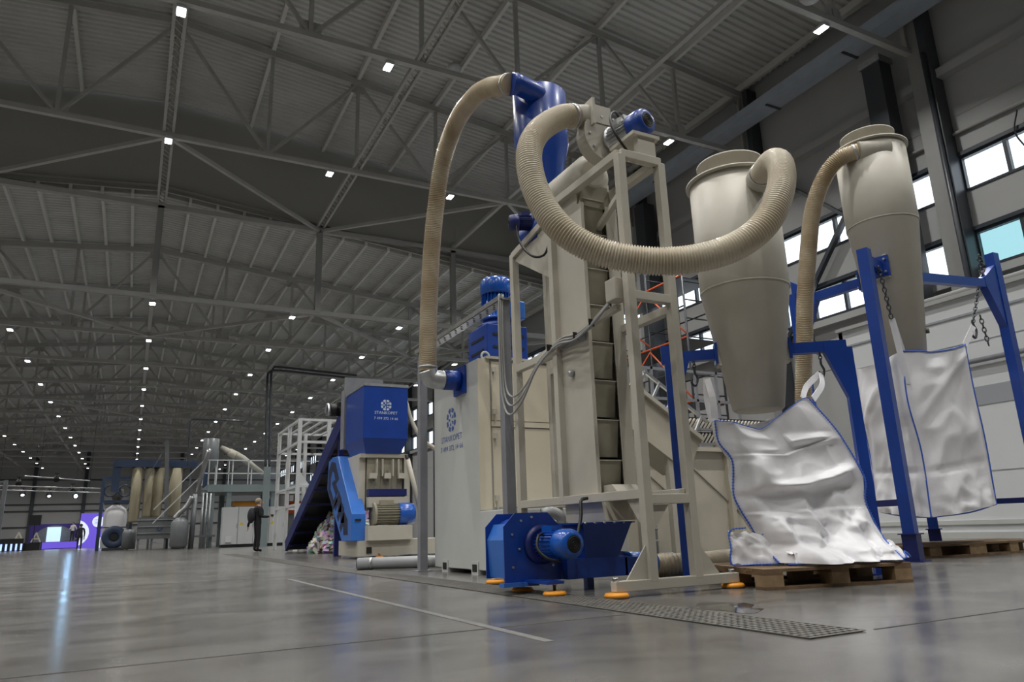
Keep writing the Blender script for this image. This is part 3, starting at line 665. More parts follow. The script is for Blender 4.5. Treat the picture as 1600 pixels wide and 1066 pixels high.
MB().tube(spline([(3.22, 7.95, 2.25), (3.12, 7.95, 2.25), (3.05, 7.95, 2.27), (3.02, 7.95, 2.35)], .02), .115, 20).build('elbow', 'galvanised', t)
hose('delivery_hose', 'thick beige corrugated hose looping in front of the bucket elevator', [(3.24, 4.79, 4.05), (3.06, 4.77, 3.98), (2.76, 4.66, 3.70), (2.60, 4.55, 3.38), (2.60, 4.44, 3.0), (2.70, 4.28, 2.66), (2.93, 4.13, 2.46), (3.22, 3.96, 2.37), (3.50, 3.79, 2.36), (3.78, 3.62, 2.44), (4.02, 3.52, 2.63), (4.24, 3.53, 2.95), (4.46, 3.68, 3.28), (4.72, 3.98, 3.52), (4.92, 4.30, 3.58)], .108, 'hose_pale')
hose('delivery_hose', 'beige corrugated hose standing between the two cyclones', [(7.30, 6.35, .35), (7.32, 6.30, 1.0), (7.36, 6.22, 1.92), (7.34, 6.09, 2.5), (7.36, 6.0, 3.1), (7.41, 5.89, 3.73), (7.5, 5.79, 4.33), (7.58, 5.62, 4.72), (7.66, 5.42, 4.92), (7.80, 5.22, 4.97)], .105, 'hose')

# ---- cyclones
t = thing('blue_cyclone', 'blue cyclone separator above the bucket elevator', 'cyclone', (3.50, 5.85, 3.2))
bx, by = 3.50, 5.85
MB().lathe([(.10, 3.56), (.12, 3.60), (.285, 4.35), (.285, 4.95), (.27, 4.965)], (bx, by, 0), n=40).build('shell', 'blue', t)
MB().lathe([(.16, 3.52), (.16, 3.58)], (bx, by, 0), n=24).build('bottom_flange', 'blue', t)
MB().tube([(3.06, 5.64, 4.86), (3.14, 5.63, 4.86), (3.36, 5.66, 4.84), (3.52, 5.74, 4.82)], [.118, .105, .105, .10], 22).build('inlet_pipe', 'blue', t)
MB().box(3.30, 3.66, 5.68, 6.02, 3.24, 3.52).build('rotary_valve', 'blue', t); MB().lathe([(.17, 0), (.17, .42)], (bx - .04, 5.64, 3.38), (0, 1, 0), 20).build('valve_drum', 'blue', t)
motor(t, (3.32, 5.80, 3.44), (-1, .25, -.05), .085, .24, name='valve_motor', body='blue_dark', cowl='blue_dark')
b = MB().frustum((3.36, 3.64, 5.70, 6.0, 3.16), (3.33, 3.67, 5.66, 6.04, 3.22)); b.build('valve_flange', 'blue', t)
MB().tube(spline([(3.22, 5.8, 3.5), (3.14, 5.8, 3.45), (3.14, 5.75, 3.2), (3.18, 5.6, 3.0), (3.26, 5.5, 2.98), (3.30, 5.45, 3.1)], .03), .012, 8).build('valve_cable', 'black_rubber', t)

def cyclone(label, cx, cy, z, r, inlet):
    t = thing('dust_cyclone', label, 'cyclone', (cx, cy, z[0]))
    MB().lathe([(r * .50, z[0]), (r * .56, z[0] + .02), (r * .985, z[1] - .01), (r, z[1]), (r, z[2])], (cx, cy, 0), n=48).build('shell', 'cream', t)
    MB().lathe([(r * .4, z[2]), (r * 1.08, z[2]), (r * 1.08, z[2] + .02), (r * .4, z[2] + .03)], (cx, cy, 0), n=48).build('rim', 'cream', t)
    MB().lathe([(r * .66, z[2] + .02), (r * .66, z[2] + .20), (r * .78, z[2] + .20), (r * .78, z[2] + .22), (r * .64, z[2] + .22), (r * .64, z[2] + .08), (r * .1, z[2] + .08)], (cx, cy, 0), n=40).build('outlet_neck', 'cream', t)
    a, b2 = inlet
    MB().tube([a, b2], r * .28, 22).build('inlet_pipe', 'cream', t)
    MB().lathe([(r * 1.006, z[1] - .008), (r * 1.006, z[1] + .004)], (cx, cy, 0), n=48, caps=False).build('weld_seam', 'cream', t)
    return t
t = cyclone('beige cyclone over the crumpled bag with the looping hose', 5.07, 4.80, (1.46, 2.62, 3.74), .415, ((4.90, 4.26, 3.58), (5.05, 4.50, 3.58)))
MB().tube([V(5.07, 4.8, 3.94) + V(.30 * .84 + math.cos(a) * .04, -.12, math.sin(a) * .05) for a in [2 * math.pi * k / 14 for k in range(14)]], .012, 8, closed=True).build('lifting_ring', 'cream', t)
t = cyclone('beige cyclone at right above the tall hanging bag', 8.2, 5.35, (2.30, 4.05, 5.10), .42, ((7.79, 5.23, 4.97), (8.1, 5.02, 4.97)))
MB().lathe([(.03, 0), (.03, .05)], (8.2 + .12, 5.35 - .22, 2.62), (.4, -1, 0), 10).build('level_sensor', 'inside', t)

# ---- blue bag frames
t = thing('bag_frame', 'blue steel frame holding the near cyclone above the pallet', 'frame', (5.1, 4.8, 0))
PL, PR = V(4.47, 5.28, 0), V(5.74, 4.30, 0); dv = (PR - PL).normalized(); nv = V(dv.y, -dv.x, 0)
for p in (PL, PR):
    o = MB().obox(p + V(0, 0, 1.0), dv * .045, nv * .045, (0, 0, 1.0)).build('post', 'blue', t); MB().obox(p + V(0, 0, .006), dv * .10, nv * .10, (0, 0, .006)).build('foot_plate', 'blue', o)
CC = V(5.07, 4.80, 0)
zA = 2.02
for p, k in ((PL, 1), (PR, -1)):
    e = CC + (p - CC).normalized() * .33
    MB().beam(V(p.x, p.y, zA), V(e.x, e.y, zA), .08, .10).build('arm', 'blue', t)
    MB().obox(V(e.x, e.y, zA), (p - CC).normalized() * .012, (p - CC).normalized().cross(V(0, 0, 1)) * .09, (0, 0, .10)).build('bracket_plate', 'blue', t)
    MB().obox(V(e.x, e.y, zA) - (p - CC).normalized() * .05, (p - CC).normalized() * .05, (p - CC).normalized().cross(V(0, 0, 1)) * .075, (0, 0, .12)).build('cyclone_lug', 'cream', t)
    q = p - (p - CC).normalized() * .02
    MB().prism([V(q.x, q.y, zA + .05) - nv * .045, V(q.x, q.y, zA - .55) - nv * .045, (CC * .22 + q * .78) + V(0, 0, zA - .05) - nv * .045, (CC * .22 + q * .78) + V(0, 0, zA + .05) - nv * .045], nv * .09).build('knee_plate', 'blue', t)
MB().obox(PL + V(0, 0, 2.05), dv * .07, nv * .03, (0, 0, .09)).build('cap_bracket', 'blue', t)
b = MB()
def chain(b, a, e, n, r=.022):
    a, e = V(a), V(e); d = (e - a) / n
    for k in range(n):
        c = a + d * (k + .5); ax = d.normalized(); s1 = ax.cross(V(1, .3, 0)).normalized(); s2 = ax.cross(s1)
        sd = s1 if k % 2 else s2
        b.tube([c + ax * math.cos(q) * d.length * .68 + sd * math.sin(q) * r * .7 for q in [2 * math.pi * j / 10 for j in range(10)]], r * .22, 5, closed=True)
    return b
def hook(b, p, s=1.0):
    p = V(p); b.tube(spline([p + V(0, 0, .03 * s), p, p + V(.02 * s, 0, -.04 * s), p + V(-.005 * s, 0, -.09 * s), p + V(-.035 * s, 0, -.075 * s), p + V(-.03 * s, 0, -.05 * s)], .01), .008 * s, 6); return b
hl = PL.lerp(CC, .30); hr = PR.lerp(CC, .28)
o = hook(chain(MB(), (hl.x, hl.y, zA - .05), (hl.x, hl.y, zA - .14), 3), (hl.x, hl.y, zA - .16), 1.4).build('hook', 'slate', t)
o = hook(chain(MB(), (hr.x, hr.y, zA - .05), (hr.x, hr.y, zA - .14), 3), (hr.x, hr.y, zA - .16), 1.4).build('hook', 'slate', t)

t = thing('bag_frame', 'tall blue steel frame holding the right-hand cyclone', 'frame', (8.2, 5.35, 0))
C2 = V(8.2, 5.35, 0); zB = 3.42
posts = {'near': V(7.46, 5.15, 0), 'far': V(9.70, 6.35, 0), 'right': V(10.45, 5.30, 0), 'left': V(8.08, 6.74, 0)}
def lvl(p, z): return V(p.x, p.y, z)
for k, p in posts.items():
    h = 3.55 if k != 'right' else 4.0
    dd = (p - C2).normalized(); sd = dd.cross(V(0, 0, 1)); wd = .062
    o = MB().obox(lvl(p, h / 2), dd * wd, sd * wd, (0, 0, h / 2)).build('post', 'blue', t)
    MB().obox(lvl(p, .14), dd * .075, sd * .075, (0, 0, .14)).build('foot_sleeve', 'blue_dark', o)
    MB().obox(lvl(p, .286), dd * .10, sd * .10, (0, 0, .006)).build('foot_collar', 'blue_dark', o); MB().obox(lvl(p, .006), dd * .12, sd * .12, (0, 0, .006)).build('foot_plate', 'blue_dark', o)
    e = C2 + dd * .36; zz = zB if k != 'right' else zB + .12; ze = zB
    MB().beam(lvl(p, zz), lvl(e, ze), .09, .12).build('arm', 'blue', t)
    MB().obox(lvl(e, ze), dd * .012, sd * .12, (0, 0, .13)).build('bracket_plate', 'blue', t)
    MB().obox(lvl(e, ze) - dd * .06, dd * .06, sd * .10, (0, 0, .15)).build('cyclone_lug', 'cream', t)
    if k in ('right', 'left'):
        i1 = p - dd * .35
        MB().prism([lvl(p, zz + .32) - sd * .05, lvl(p, zz - .75) - sd * .05, lvl(i1, zz - .06) - sd * .05, lvl(i1, zz + .06) - sd * .05], sd * .1).build('knee_plate', 'blue', t)
    b = MB()
    for sx in (-.08, .08):
        for sz in (-.08, .08): b.lathe([(.014, 0), (.014, .03)], lvl(e, ze + sz) + sd * sx + dd * .012, dd, 6)
    b.build('bolts', 'galvanised', t)
MB().beam(lvl(posts['near'], .62), lvl(posts['left'], .62), .07, .07).build('tie_beam', 'blue_dark', t)
MB().beam(lvl(posts['far'], .62), lvl(posts['right'], .62), .07, .07).build('tie_beam', 'blue_dark', t)
MB().beam(lvl(posts['far'], .62), lvl(posts['left'], .62), .07, .07).build('tie_beam', 'blue_dark', t)
pr = posts['right'].lerp(C2, .13)
chain(MB(), (pr.x, pr.y, 3.95), (pr.x, pr.y, 3.6), 8, .04).build('chain', 'slate', t)
hook(chain(MB(), (9.95, 5.28, 3.45), (9.42, 5.16, 2.85), 12, .03), (9.42, 5.16, 2.83), 2).build('hook', 'slate', t)
chain(MB(), (9.50, 5.1, 2.95), (9.56, 5.1, 2.55), 7, .03).build('chain', 'slate', t)
chain(MB(), (7.62, 5.10, 3.35), (7.72, 5.12, 2.72), 12, .03).build('chain', 'slate', t)
chain(MB(), (7.95, 6.5, 3.3), (7.98, 6.4, 2.6), 12, .03).build('chain', 'slate', t)

# ---- pallets
def pallet(label, o, ang, L=1.2, W=.8):
    t = thing('wooden_pallet', label, 'pallet', o, 'wooden pallets'); ca, sa = math.cos(ang), math.sin(ang); ex, ey = V(ca, sa, 0), V(-sa, ca, 0); o = V(o)
    def bx_(u0, u1, v0, v1, z0, z1, nm, m): MB().obox(o + ex * (u0 + u1) / 2 + ey * (v0 + v1) / 2 + V(0, 0, (z0 + z1) / 2), ex * (u1 - u0) / 2, ey * (v1 - v0) / 2, (0, 0, (z1 - z0) / 2)).build(nm, m, t)
    for v, wd in ((0, .145), (W / 2 - .07, .145), (W - .145, .145)): bx_(0, L, v, v + wd, 0, .022, 'bottom_board', 'wood')
    for v, wd in ((0, .145), (W / 2 - .07, .145), (W - .145, .145)):
        for u in (0, L / 2 - .07, L - .145): bx_(u, u + .145, v, v + wd, .022, .1, 'block', 'wood_end')
    for u in (0, L / 2 - .07, L - .145): bx_(u, u + .145, 0, W, .1, .122, 'stringer_board', 'wood')
    n = 7 if W > .9 else 5
    for k in range(n):
        wd = .145 if k % 2 == 0 else .10; v = (W - wd) * k / (n - 1); bx_(-.004 * (k % 2), L - .006 * (k % 3), v, v + wd, .122, .144, 'deck_board', 'wood')
    return t
pallet('wooden pallet under the crumpled white bag', (4.04, 3.95, 0), math.radians(-14.5), 1.22, 1.0)
pallet('wooden pallet beside the tall blue frame foot', (7.62, 5.55, 0), math.radians(-16), 1.2, .8)
pallet('rightmost wooden pallet, cut by the photo edge', (8.85, 5.30, 0), math.radians(-8), 1.2, .8)

# ---- bulk bags
def poly_at(pl, v):
    # pl: list of (v, point) sorted by v
    for (v0, p0), (v1, p1) in zip(pl, pl[1:]):
        if v <= v1:
            k = (v - v0) / (v1 - v0); return V(p0).lerp(V(p1), k)
    return V(pl[-1][1])
def sheet(L, R, nu, nv_, disp, vt=lambda u, v: v):
    vs = []; fs = []
    for j in range(nv_ + 1):
        for i in range(nu + 1):
            u, v = i / nu, j / nv_; v2 = vt(u, v); a, c = poly_at(L, v2), poly_at(R, v2); p = a.lerp(c, u); vs.append(p + disp(u, v2, p))
    for j in range(nv_):
        for i in range(nu): q = j * (nu + 1) + i; fs.append((q, q + 1, q + nu + 2, q + nu + 1))
    return vs, fs
def seam(b, pts, r=.005, zig=.011):
    P = spline(pts, .012); b.tube(P, r, 6)
    for k in range(0, len(P) - 1, 2):
        d = (P[k + 1] - P[k]).normalized(); s_ = d.cross(V(.55, .83, 0)).normalized(); b.tube([P[k] - s_ * zig, P[k] + s_ * zig], r * .5, 4)
    return b
def nz(p, s, seed=0): return noise.noise(V(p) * s + V(seed * 13.7, seed * 5.1, seed * 2.3))
def rid(p, s, seed=0): return 1 - 2 * abs(nz(p, s, seed))
# crumpled bag on the pallet
t = thing('bulk_bag', 'crumpled white bulk bag with blue stitching slumped on a pallet', 'bag', (4.75, 4.4, .144))
L1_ = [(0, (4.165, 4.428, 1.285)), (.15, (4.178, 4.423, 1.113)), (.30, (4.272, 4.393, .957)), (.50, (4.254, 4.399, .704)), (.62, (4.291, 4.386, .578)), (.74, (4.349, 4.368, .46)), (.86, (4.42, 4.33, .30)), (1, (4.42, 4.20, .165))]
R1_ = [(0, (4.979, 4.162, 1.467)), (.15, (5.157, 4.104, 1.232)), (.30, (5.236, 4.078, 1.097)), (.50, (5.362, 4.037, .805)), (.62, (5.345, 4.045, .62)), (.74, (5.37, 4.03, .47)), (.86, (5.40, 3.98, .30)), (1, (5.30, 3.80, .165))]
nb = V(-.31, -.95, 0)
def d1(u, v, p):
    e = max(0.0, min(1.0, 6 * u)) * max(0.0, min(1.0, 6 * (1 - u))); q = V(u * 1.1, v * 1.4, 0)
    dz = -.17 * (1 - abs(2 * (u - .45))) ** 1.3 * max(0, 1 - v * 1.6) ** 1.5 if abs(2 * (u - .45)) < 1 else 0
    o = .06 * math.sin(math.pi * u) * math.sin(math.pi * min(1, v * 1.1)) + .09 * nz(q, 2.0, 1) * e + .045 * rid(q + V(v * .2, u * .15, 0), 3.6, 2) * e * (.4 + v)
    sh = v - .455 - .035 * math.sin(3.2 * u + .4)
    o += .085 * max(0.0, 1 - abs(sh) / .045) ** 1.2 * e * max(0.0, min(1.0, (u - .22) * 6)) + .045 * max(0.0, 1 - abs(v - .22 - .25 * (u - .8)) / .06) * e * (u > .55) + .05 * rid(q + V(0, v * .6, 0), 2.6, 12) * e * (v > .25)
    o += 0 * math.exp(-((v - .47 - .03 * math.sin(3 * u)) / .035) ** 2) * e * (1 if .2 < u < .95 else .3) - .05 * math.exp(-((v - .54) / .04) ** 2) * e
    if v > .66: o += (v - .66) * (.55 * e + .15) * (.6 + .9 * abs(nz(q, 4, 5))) + .045 * rid(q, 5.5, 9) * e + .018 * rid(q, 10, 10) * e
    r = nb * o + V(0, 0, dz)
    if v > .8: r.z += .05 * abs(nz(q, 7, 3)) * (v - .8) * 5 * (1 - max(0, v - .93) * 14)
    return r
vs, fs = sheet(L1_, R1_, 80, 96, d1); top_front = vs[:81]
b = MB().add(vs, [f[::-1] for f in fs], True)
# back and side walls
bk = V(.46, .47, .02)
def d1b(u, v, p): return bk + V(0, 0, -.05 * math.sin(math.pi * u) * (1 - v)) - nb * (.06 * nz((u * 2, v * 2, 0), 2, 8)) + V(0, 0, .12 * v)
vb, fb = sheet(L1_, R1_, 24, 24, d1b); b.add(vb, fb, True)
def side(P, sgn, seed):
    A = [(v, V(p)) for v, p in P]; B = [(v, V(p) + bk + V(0, 0, .12 * v)) for v, p in P]
    return sheet(A, B, 16, 32, lambda u, v, p: V(.95, -.31, 0) * sgn * (.05 * math.sin(math.pi * u) * (.5 + .6 * nz((u, v * 3, 0), 2, seed))))
s1, f1 = side(L1_, -1, 4); b.add(s1, f1, True); s1, f1 = side(R1_, 1, 6); b.add(s1, [f[::-1] for f in f1], True)
body = b.build('body', 'bag', t)
# skirt flaps lying on the pallet
def flap(a, b_, c, d, seed, amp, nm='bottom_flap'):
    A = [(0, a), (1, d)]; B = [(0, b_), (1, c)]
    v_, f_ = sheet(A, B, 18, 12, lambda u, v, p: V(0, 0, amp * abs(nz((u * 2.5, v * 2, 0), 1.8, seed)) + .03 * math.sin(math.pi * v)) + nb * .03 * nz((u * 3, v * 3, 1), 2, seed))
    return MB().add(v_, f_, True).build(nm, 'bag', t)
flap((4.19, 4.42, .40), (4.40, 4.30, .37), (4.46, 4.14, .15), (4.17, 4.40, .15), 3, .03)
flap((4.42, 4.10, .24), (5.10, 3.92, .26), (5.22, 3.72, .155), (4.42, 3.98, .155), 5, .07)
flap((5.10, 3.92, .25), (5.42, 3.98, .28), (5.52, 3.86, .155), (5.20, 3.72, .155), 7, .05)
b = MB(); seam(b, [V(p) + d1(0, v, V(p)) + nb * .01 for v, p in L1_]); seam(b, [V(p) + d1(1, v, V(p)) + nb * .01 for v, p in R1_])
seam(b, [V(q) + nb * .008 + V(0, 0, .004) for q in top_front[::5]], .004, .004)
seam(b, [(4.30, 4.35, .43), (4.19, 4.41, .41), (4.165, 4.39, .28), (4.16, 4.39, .16), (4.30, 4.26, .157), (4.44, 4.13, .16)]); seam(b, [(4.40, 4.28, .38), (4.45, 4.18, .34), (4.47, 4.12, .24), (4.45, 4.12, .16), (4.43, 3.97, .162), (4.8, 3.84, .165), (5.21, 3.70, .165), (5.36, 3.78, .21), (5.53, 3.85, .165)])
b.build('stitching', 'seam_blue', body, 'blue stitched seams')
def loop(p, top, wd, nm='lifting_loop'):
    p, top = V(p), V(top); b = MB()
    for sx in (-1, 1):
        P = spline([p + V(.95, -.31, 0) * wd * sx, p.lerp(top, .5) + V(.95, -.31, 0) * wd * sx * 1.2 + nb * .02 * sx, top + V(.95, -.31, 0) * wd * .15 * sx], .04)
        for a, c in zip(P, P[1:]): b.beam(a, c + (c - a) * .1, .055, .006, up=(.5, .85, .2))
    return b.build(nm, 'bag', body)
loop((4.99, 4.17, 1.46), (hr.x - .03, hr.y, zA - .25), .05); loop((4.17, 4.44, 1.28), (4.16, 4.46, 1.64), .012)

# tall hanging bag
t = thing('bulk_bag', 'tall white bulk bag hanging under the right-hand cyclone', 'bag', (8.5, 5.5, .45))
P00, P10, P11, P01 = (7.86, 5.15), (9.17, 5.17), (9.55, 6.05), (8.24, 6.08)
zt_, zb_ = [2.34, 2.55, 2.45, 2.35], [.45, .575, .60, .54]
def bagwall(i, j, seed, nu=28):
    c = [P00, P10, P11, P01]; tw = .05
    A = [(0, (*c[i], zt_[i])), (.3, (c[i][0] - (.06 if i == 0 else .0), c[i][1], zt_[i] * .7 + zb_[i] * .3)), (.62, (c[i][0] + .03, c[i][1], zt_[i] * .38 + zb_[i] * .62)), (1, (*c[i], zb_[i]))]
    B = [(0, (*c[j], zt_[j])), (.3, (c[j][0] - (.06 if j == 0 else .02), c[j][1], zt_[j] * .7 + zb_[j] * .3)), (.62, (c[j][0] + (.03 if j == 0 else -.02), c[j][1], zt_[j] * .38 + zb_[j] * .62)), (1, (*c[j], zb_[j]))]
    d = (V(*c[j], 0) - V(*c[i], 0)).normalized(); n = V(d.y, -d.x, 0)
    def dp(u, v, p):
        e = min(1, 7 * u) * min(1, 7 * (1 - u)); q = V(u * 1.3, v * 2.2, 0)
        o = .05 * math.sin(math.pi * u) + e * (.06 * nz(q, 1.6, seed) + .03 * rid(q + V(v, 0, 0), 2.4, seed + 1) + (.045 * rid(q, 5, seed + 2) * max(0, v - .72) * 3.2)) + .035 * e * math.exp(-((u - (1 - v * 2.2)) / .10) ** 2)
        o -= .03 * e * math.exp(-((v - .74) / .015) ** 2)
        return n * o + V(0, 0, -.06 * math.sin(math.pi * u) * max(0, 1 - v * 5))
    return sheet(A, B, nu, 56, dp) + (A,)
b = MB()
for i, j, sd in ((0, 1, 1), (1, 2, 4), (2, 3, 7), (3, 0, 9)):
    v_, f_, _ = bagwall(i, j, sd); b.add(v_, [f[::-1] for f in f_], True)
    if i == 0: ft = v_[:29]
b.add([(*P00, .45), (*P10, .575), (*P11, .60), (*P01, .54)], [(0, 3, 2, 1)]); body = b.build('body', 'bag', t)
b = MB()
for i in range(4):
    A = bagwall(i, (i + 1) % 4, 1)[2]; seam(b, [V(p) for _, p in A], .009, .006)
seam(b, [(*P00, .45), (8.5, 5.10, .49), (*P10, .575)], .009, .006); seam(b, [(*P00, .45), (8.05, 5.6, .47), (*P01, .54)], .009, .006); seam(b, [V(q) + V(0, -.006, 0) for q in ft[::3]], .008, .004)
b.build('stitching', 'seam_blue', body, 'blue stitched seams')
for a, c in (((9.16, 5.17, 2.53), (9.40, 5.15, 2.80)), ((7.88, 5.16, 2.32), (7.74, 5.13, 2.72)), ((7.84, 5.14, 1.95), (7.74, 5.13, 2.72))): MB().beam(a, c, .07, .008, up=(.5, .85, .2)).build('lifting_loop', 'bag', body)
MB().lathe([(.30, 0), (.34, .02), (.26, .3), (.22, .36)], (8.45, 5.6, 2.1), n=28).build('filling_spout', 'bag', body)

# ================================================================== BEHIND THE ELEVATOR
t = thing('washing_tank', 'beige ribbed washing tank behind the elevator legs', 'tank', (7.2, 8.6, 0))
MB().box(5.2, 9.2, 8.35, 9.6, .03, 1.50).build('body', 'tank', t)
for x in (5.4, 6.35, 7.15, 8.0, 8.9): MB().box(x - .04, x + .04, 8.27, 8.35, .03, 1.50).build('rib', 'tank', t)
MB().box(5.1, 9.3, 8.25, 9.7, 1.50, 1.56).build('top_flange', 'tank', t)
for x0 in (5.45, 6.4, 7.35): MB().beam((x0, 8.34, 1.25), (x0 + .9, 8.34, .55), .02, .02).build('weld_strip', 'cream', t)
for z in (1.60, 1.82):
    b = MB()
    for k in range(36): b.beam((6.6 + k * .07, 8.3, z + .03), (6.72 + k * .07, 8.3, z + .17), .03, .02)
    b.build('grating_bars', 'cream', t, kind='stuff'); MB().box(6.55, 9.2, 8.28, 8.33, z, z + .03).build('grating_edge', 'grey_steel', t); MB().box(6.55, 9.2, 8.34, 8.36, z, z + .2).build('grating_back', 'dark', t)
for x in (6.6, 7.8, 9.0): MB().box(x - .03, x + .03, 8.3, 8.36, 1.56, 2.05).build('grating_leg', 'tank', t)
for k in range(6): MB().beam((6.7 + k * .45, 8.9, 1.56), (6.7 + k * .45, 8.9, 2.9), .04).build('rail_post', 'grey_steel', t)
for z in (2.4, 2.88): MB().beam((6.6, 8.9, z), (9.1, 8.9, z), .04).build('handrail', 'grey_steel', t)
t = thing('screw_conveyor', 'inclined beige trough conveyor rising behind the elevator', 'conveyor', (5.6, 7.2, 0))
a0, a1 = V(6.15, 7.0, 1.20), V(5.10, 7.0, 1.865); dd = (a1 - a0).normalized(); upn = V(0, 0, 1) - dd * dd.z; upn.normalize()
MB().prism([a0 + upn * .32, a1 + upn * .32, a1 - upn * .14, a0 - upn * .14], (0, .5, 0)).build('trough', 'tank', t)
for sy in (-.03, .53): MB().beam(a0 + upn * .34 + V(0, sy, 0), a1 + upn * .34 + V(0, sy, 0), .06, .05).build('edge_rail', 'cream', t)
MB().beam(a0 + upn * .62 + V(0, .02, 0), a1 + upn * .62 + V(0, .02, 0), .035, .035).build('handrail', 'galvanised', t)
for k in range(5):
    p = a0.lerp(a1, .1 + k * .2); MB().beam(p + upn * .34, p + upn * .62, .03).build('rail_post', 'galvanised', t)
for k in (.3, .75):
    p = a0.lerp(a1, k); MB().box(p.x - .04, p.x + .04, 7.02, 7.10, 0, p.z).build('leg', 'cream', t)
MB().obox(a0.lerp(a1, .45) + upn * .40 + V(0, .1, 0), dd * .09, V(0, .06, 0), upn * .05).build('gear_box', 'blue', t)
t = thing('vent_pipe', 'upright grey ribbed plastic pipe behind the elevator leg', 'pipe', (4.75, 6.1, 0))
b = MB().lathe([(.075, .17), (.075, .62), (.07, .66), (.05, .71), (.02, .735)], (4.72, 6.1, 0), n=20); b.build('pipe', 'pvc', t)
for z in (.30, .42, .54): MB().lathe([(.075, z), (.082, z + .005), (.082, z + .02), (.075, z + .025)], (4.72, 6.1, 0), n=20, caps=False).build('rib', 'pvc', t)
MB().tube([(3.95, 6.45, .13), (4.95, 6.05, .13)], .065, 18).build('floor_run', 'pvc', t)
for k in (.2, .45, .7): MB().lathe([(.074, -.02), (.074, .02)], V(3.95, 6.45, .13).lerp(V(4.95, 6.05, .13), k), V(1, -.4, 0), 18).build('coupling', 'pvc', t)
t = thing('vent_pipe', 'small grey plastic elbow pipe left of the blue hopper', 'pipe', (3.6, 6.0, 0))
MB().tube(spline([(3.62, 6.0, .05), (3.62, 6.0, .5), (3.60, 6.0, .58), (3.52, 6.03, .62), (3.44, 6.06, .60)], .03), .055, 14).build('pipe', 'pvc', t)
hose('floor_hose', 'beige corrugated hose lying on the floor behind the elevator', [(4.05, 5.55, .115), (4.30, 5.45, .115), (4.65, 5.35, .115), (5.1, 5.5, .115), (5.8, 5.75, .115), (6.6, 6.2, .115), (7.1, 6.4, .2), (7.29, 6.36, .36)], .105, 'rust_hose', .009, 4)
t = thing('floor_pipe', 'grey metal pipe with clamps lying on the floor', 'pipe', (3.0, 9.6, 0))
MB().tube([(2.78, 10.0, .085), (4.6, 9.2, .085)], .08, 20).build('pipe', 'pvc', t)
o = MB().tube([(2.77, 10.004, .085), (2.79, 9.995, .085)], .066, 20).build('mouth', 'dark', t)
for k in (.09, .47): MB().lathe([(.084, -.02), (.084, .02)], V(2.78, 10.0, .085).lerp(V(4.6, 9.2, .085), k), V(1.82, -.8, 0), 20).build('clamp', 'galvanised', t)

# ================================================================== SHREDDER LINE
t = thing('shredder', 'beige shredder with blue hopper and blue belt guard', 'shredder', (4.6, 15.0, 0))
hp = MB().box(4.05, 5.0, 14.35, 15.75, 2.35, 3.46).build('hopper', 'blue', t, bevel=.01)
MB().frustum((4.14, 4.88, 14.48, 15.6, 2.06), (4.05, 5.0, 14.35, 15.75, 2.35)).build('hopper_taper', 'blue', hp)
MB().box(4.04, 5.01, 14.34, 15.76, 3.44, 3.50).build('hopper_rim', 'galvanised', hp)
text_mesh('company_name', 'STANKOPET', 'text_white', hp, (4.525, 14.35, 2.86), (1, 0, 0), (0, 0, 1), (.088, .085), .003)
text_mesh('phone_number', '7 499 372 14 66', 'text_white', hp, (4.525, 14.35, 2.745), (1, 0, 0), (0, 0, 1), (.078, .075), .003)
logo(MB(), (4.525, 14.35, 3.05), (1, 0, 0), (0, 0, 1), .115, .003).build('logo', 'text_white', hp)
MB().box(4.05, 5.05, 14.5, 15.6, 1.98, 2.06).build('body_flange', 'cream', t)
bd_ = MB().box(4.2, 4.95, 14.55, 15.5, .95, 1.98).build('cutting_chamber', 'bucket', t)
for x in (4.38, 4.50, 4.72, 4.84): MB().box(x - .012, x + .012, 14.44, 14.55, 1.6, 1.95).build('rib', 'cream', bd_)
for x in (4.3, 4.6, 4.9):
    o = MB().box(x - .07, x + .07, 14.42, 14.56, 1.55, 1.66).build('clamp_block', 'cream', bd_); MB().lathe([(.02, -.1), (.02, .12)], (x, 14.44, 1.60), n=8).build('clamp_bolt', 'inside', o)
MB().box(4.2, 5.0, 14.40, 14.56, 1.20, 1.34).build('front_bar', 'blue_dark', bd_); MB().box(4.2, 5.02, 14.38, 14.56, .98, 1.18).build('front_sill', 'cream', bd_)
MB().box(4.98, 5.10, 14.5, 15.5, .06, 1.98).build('side_plate', 'cream', t); MB().box(4.05, 4.18, 14.6, 15.5, .06, 1.98).build('side_plate', 'cream', t)
MB().box(3.95, 5.9, 14.15, 15.7, .05, .34).build('base_frame', 'cream', t); MB().box(4.1, 5.0, 14.05, 14.6, .34, .62).build('motor_base', 'cream', t)
MB().box(4.1, 4.2, 14.13, 14.152, .1, .22).build('fork_slot', 'dark', t)
for x in (4.35,): pad(t, x, 14.12, .05)
motor(t, (4.28, 14.42, .84), (1, 0, 0), .23, .88, body='bucket', cowl='motor_blue')
# belt guard with raised dark lettering shapes, seen from its side
gx0, gx1 = 3.84, 4.12
outl = [(16.35, 2.06), (15.98, 2.12), (15.55, 2.10), (14.30, .86), (14.28, .34), (15.05, .34), (16.42, 1.45)]
gd = MB().prism([(gx0, y, z) for y, z in outl], (gx1 - gx0, 0, 0)).build('belt_guard', 'blue_light', t, bevel=.01)
def strip(poly): MB().prism([(gx0 - .004, y, z) for y, z in poly], (.004, 0, 0)).build('guard_letter', 'logo_dark', gd)
strip([(16.30, 1.86), (16.05, 2.03), (15.72, 1.98), (15.38, 1.62), (15.62, 1.52), (15.82, 1.78), (15.98, 1.82), (16.10, 1.68), (16.12, 1.46), (15.78, 1.18), (15.62, 1.30), (15.45, 1.16), (15.80, .98), (16.34, 1.44)])
strip([(15.98, 1.56), (15.74, 1.62), (15.40, 1.36), (15.60, 1.26)])
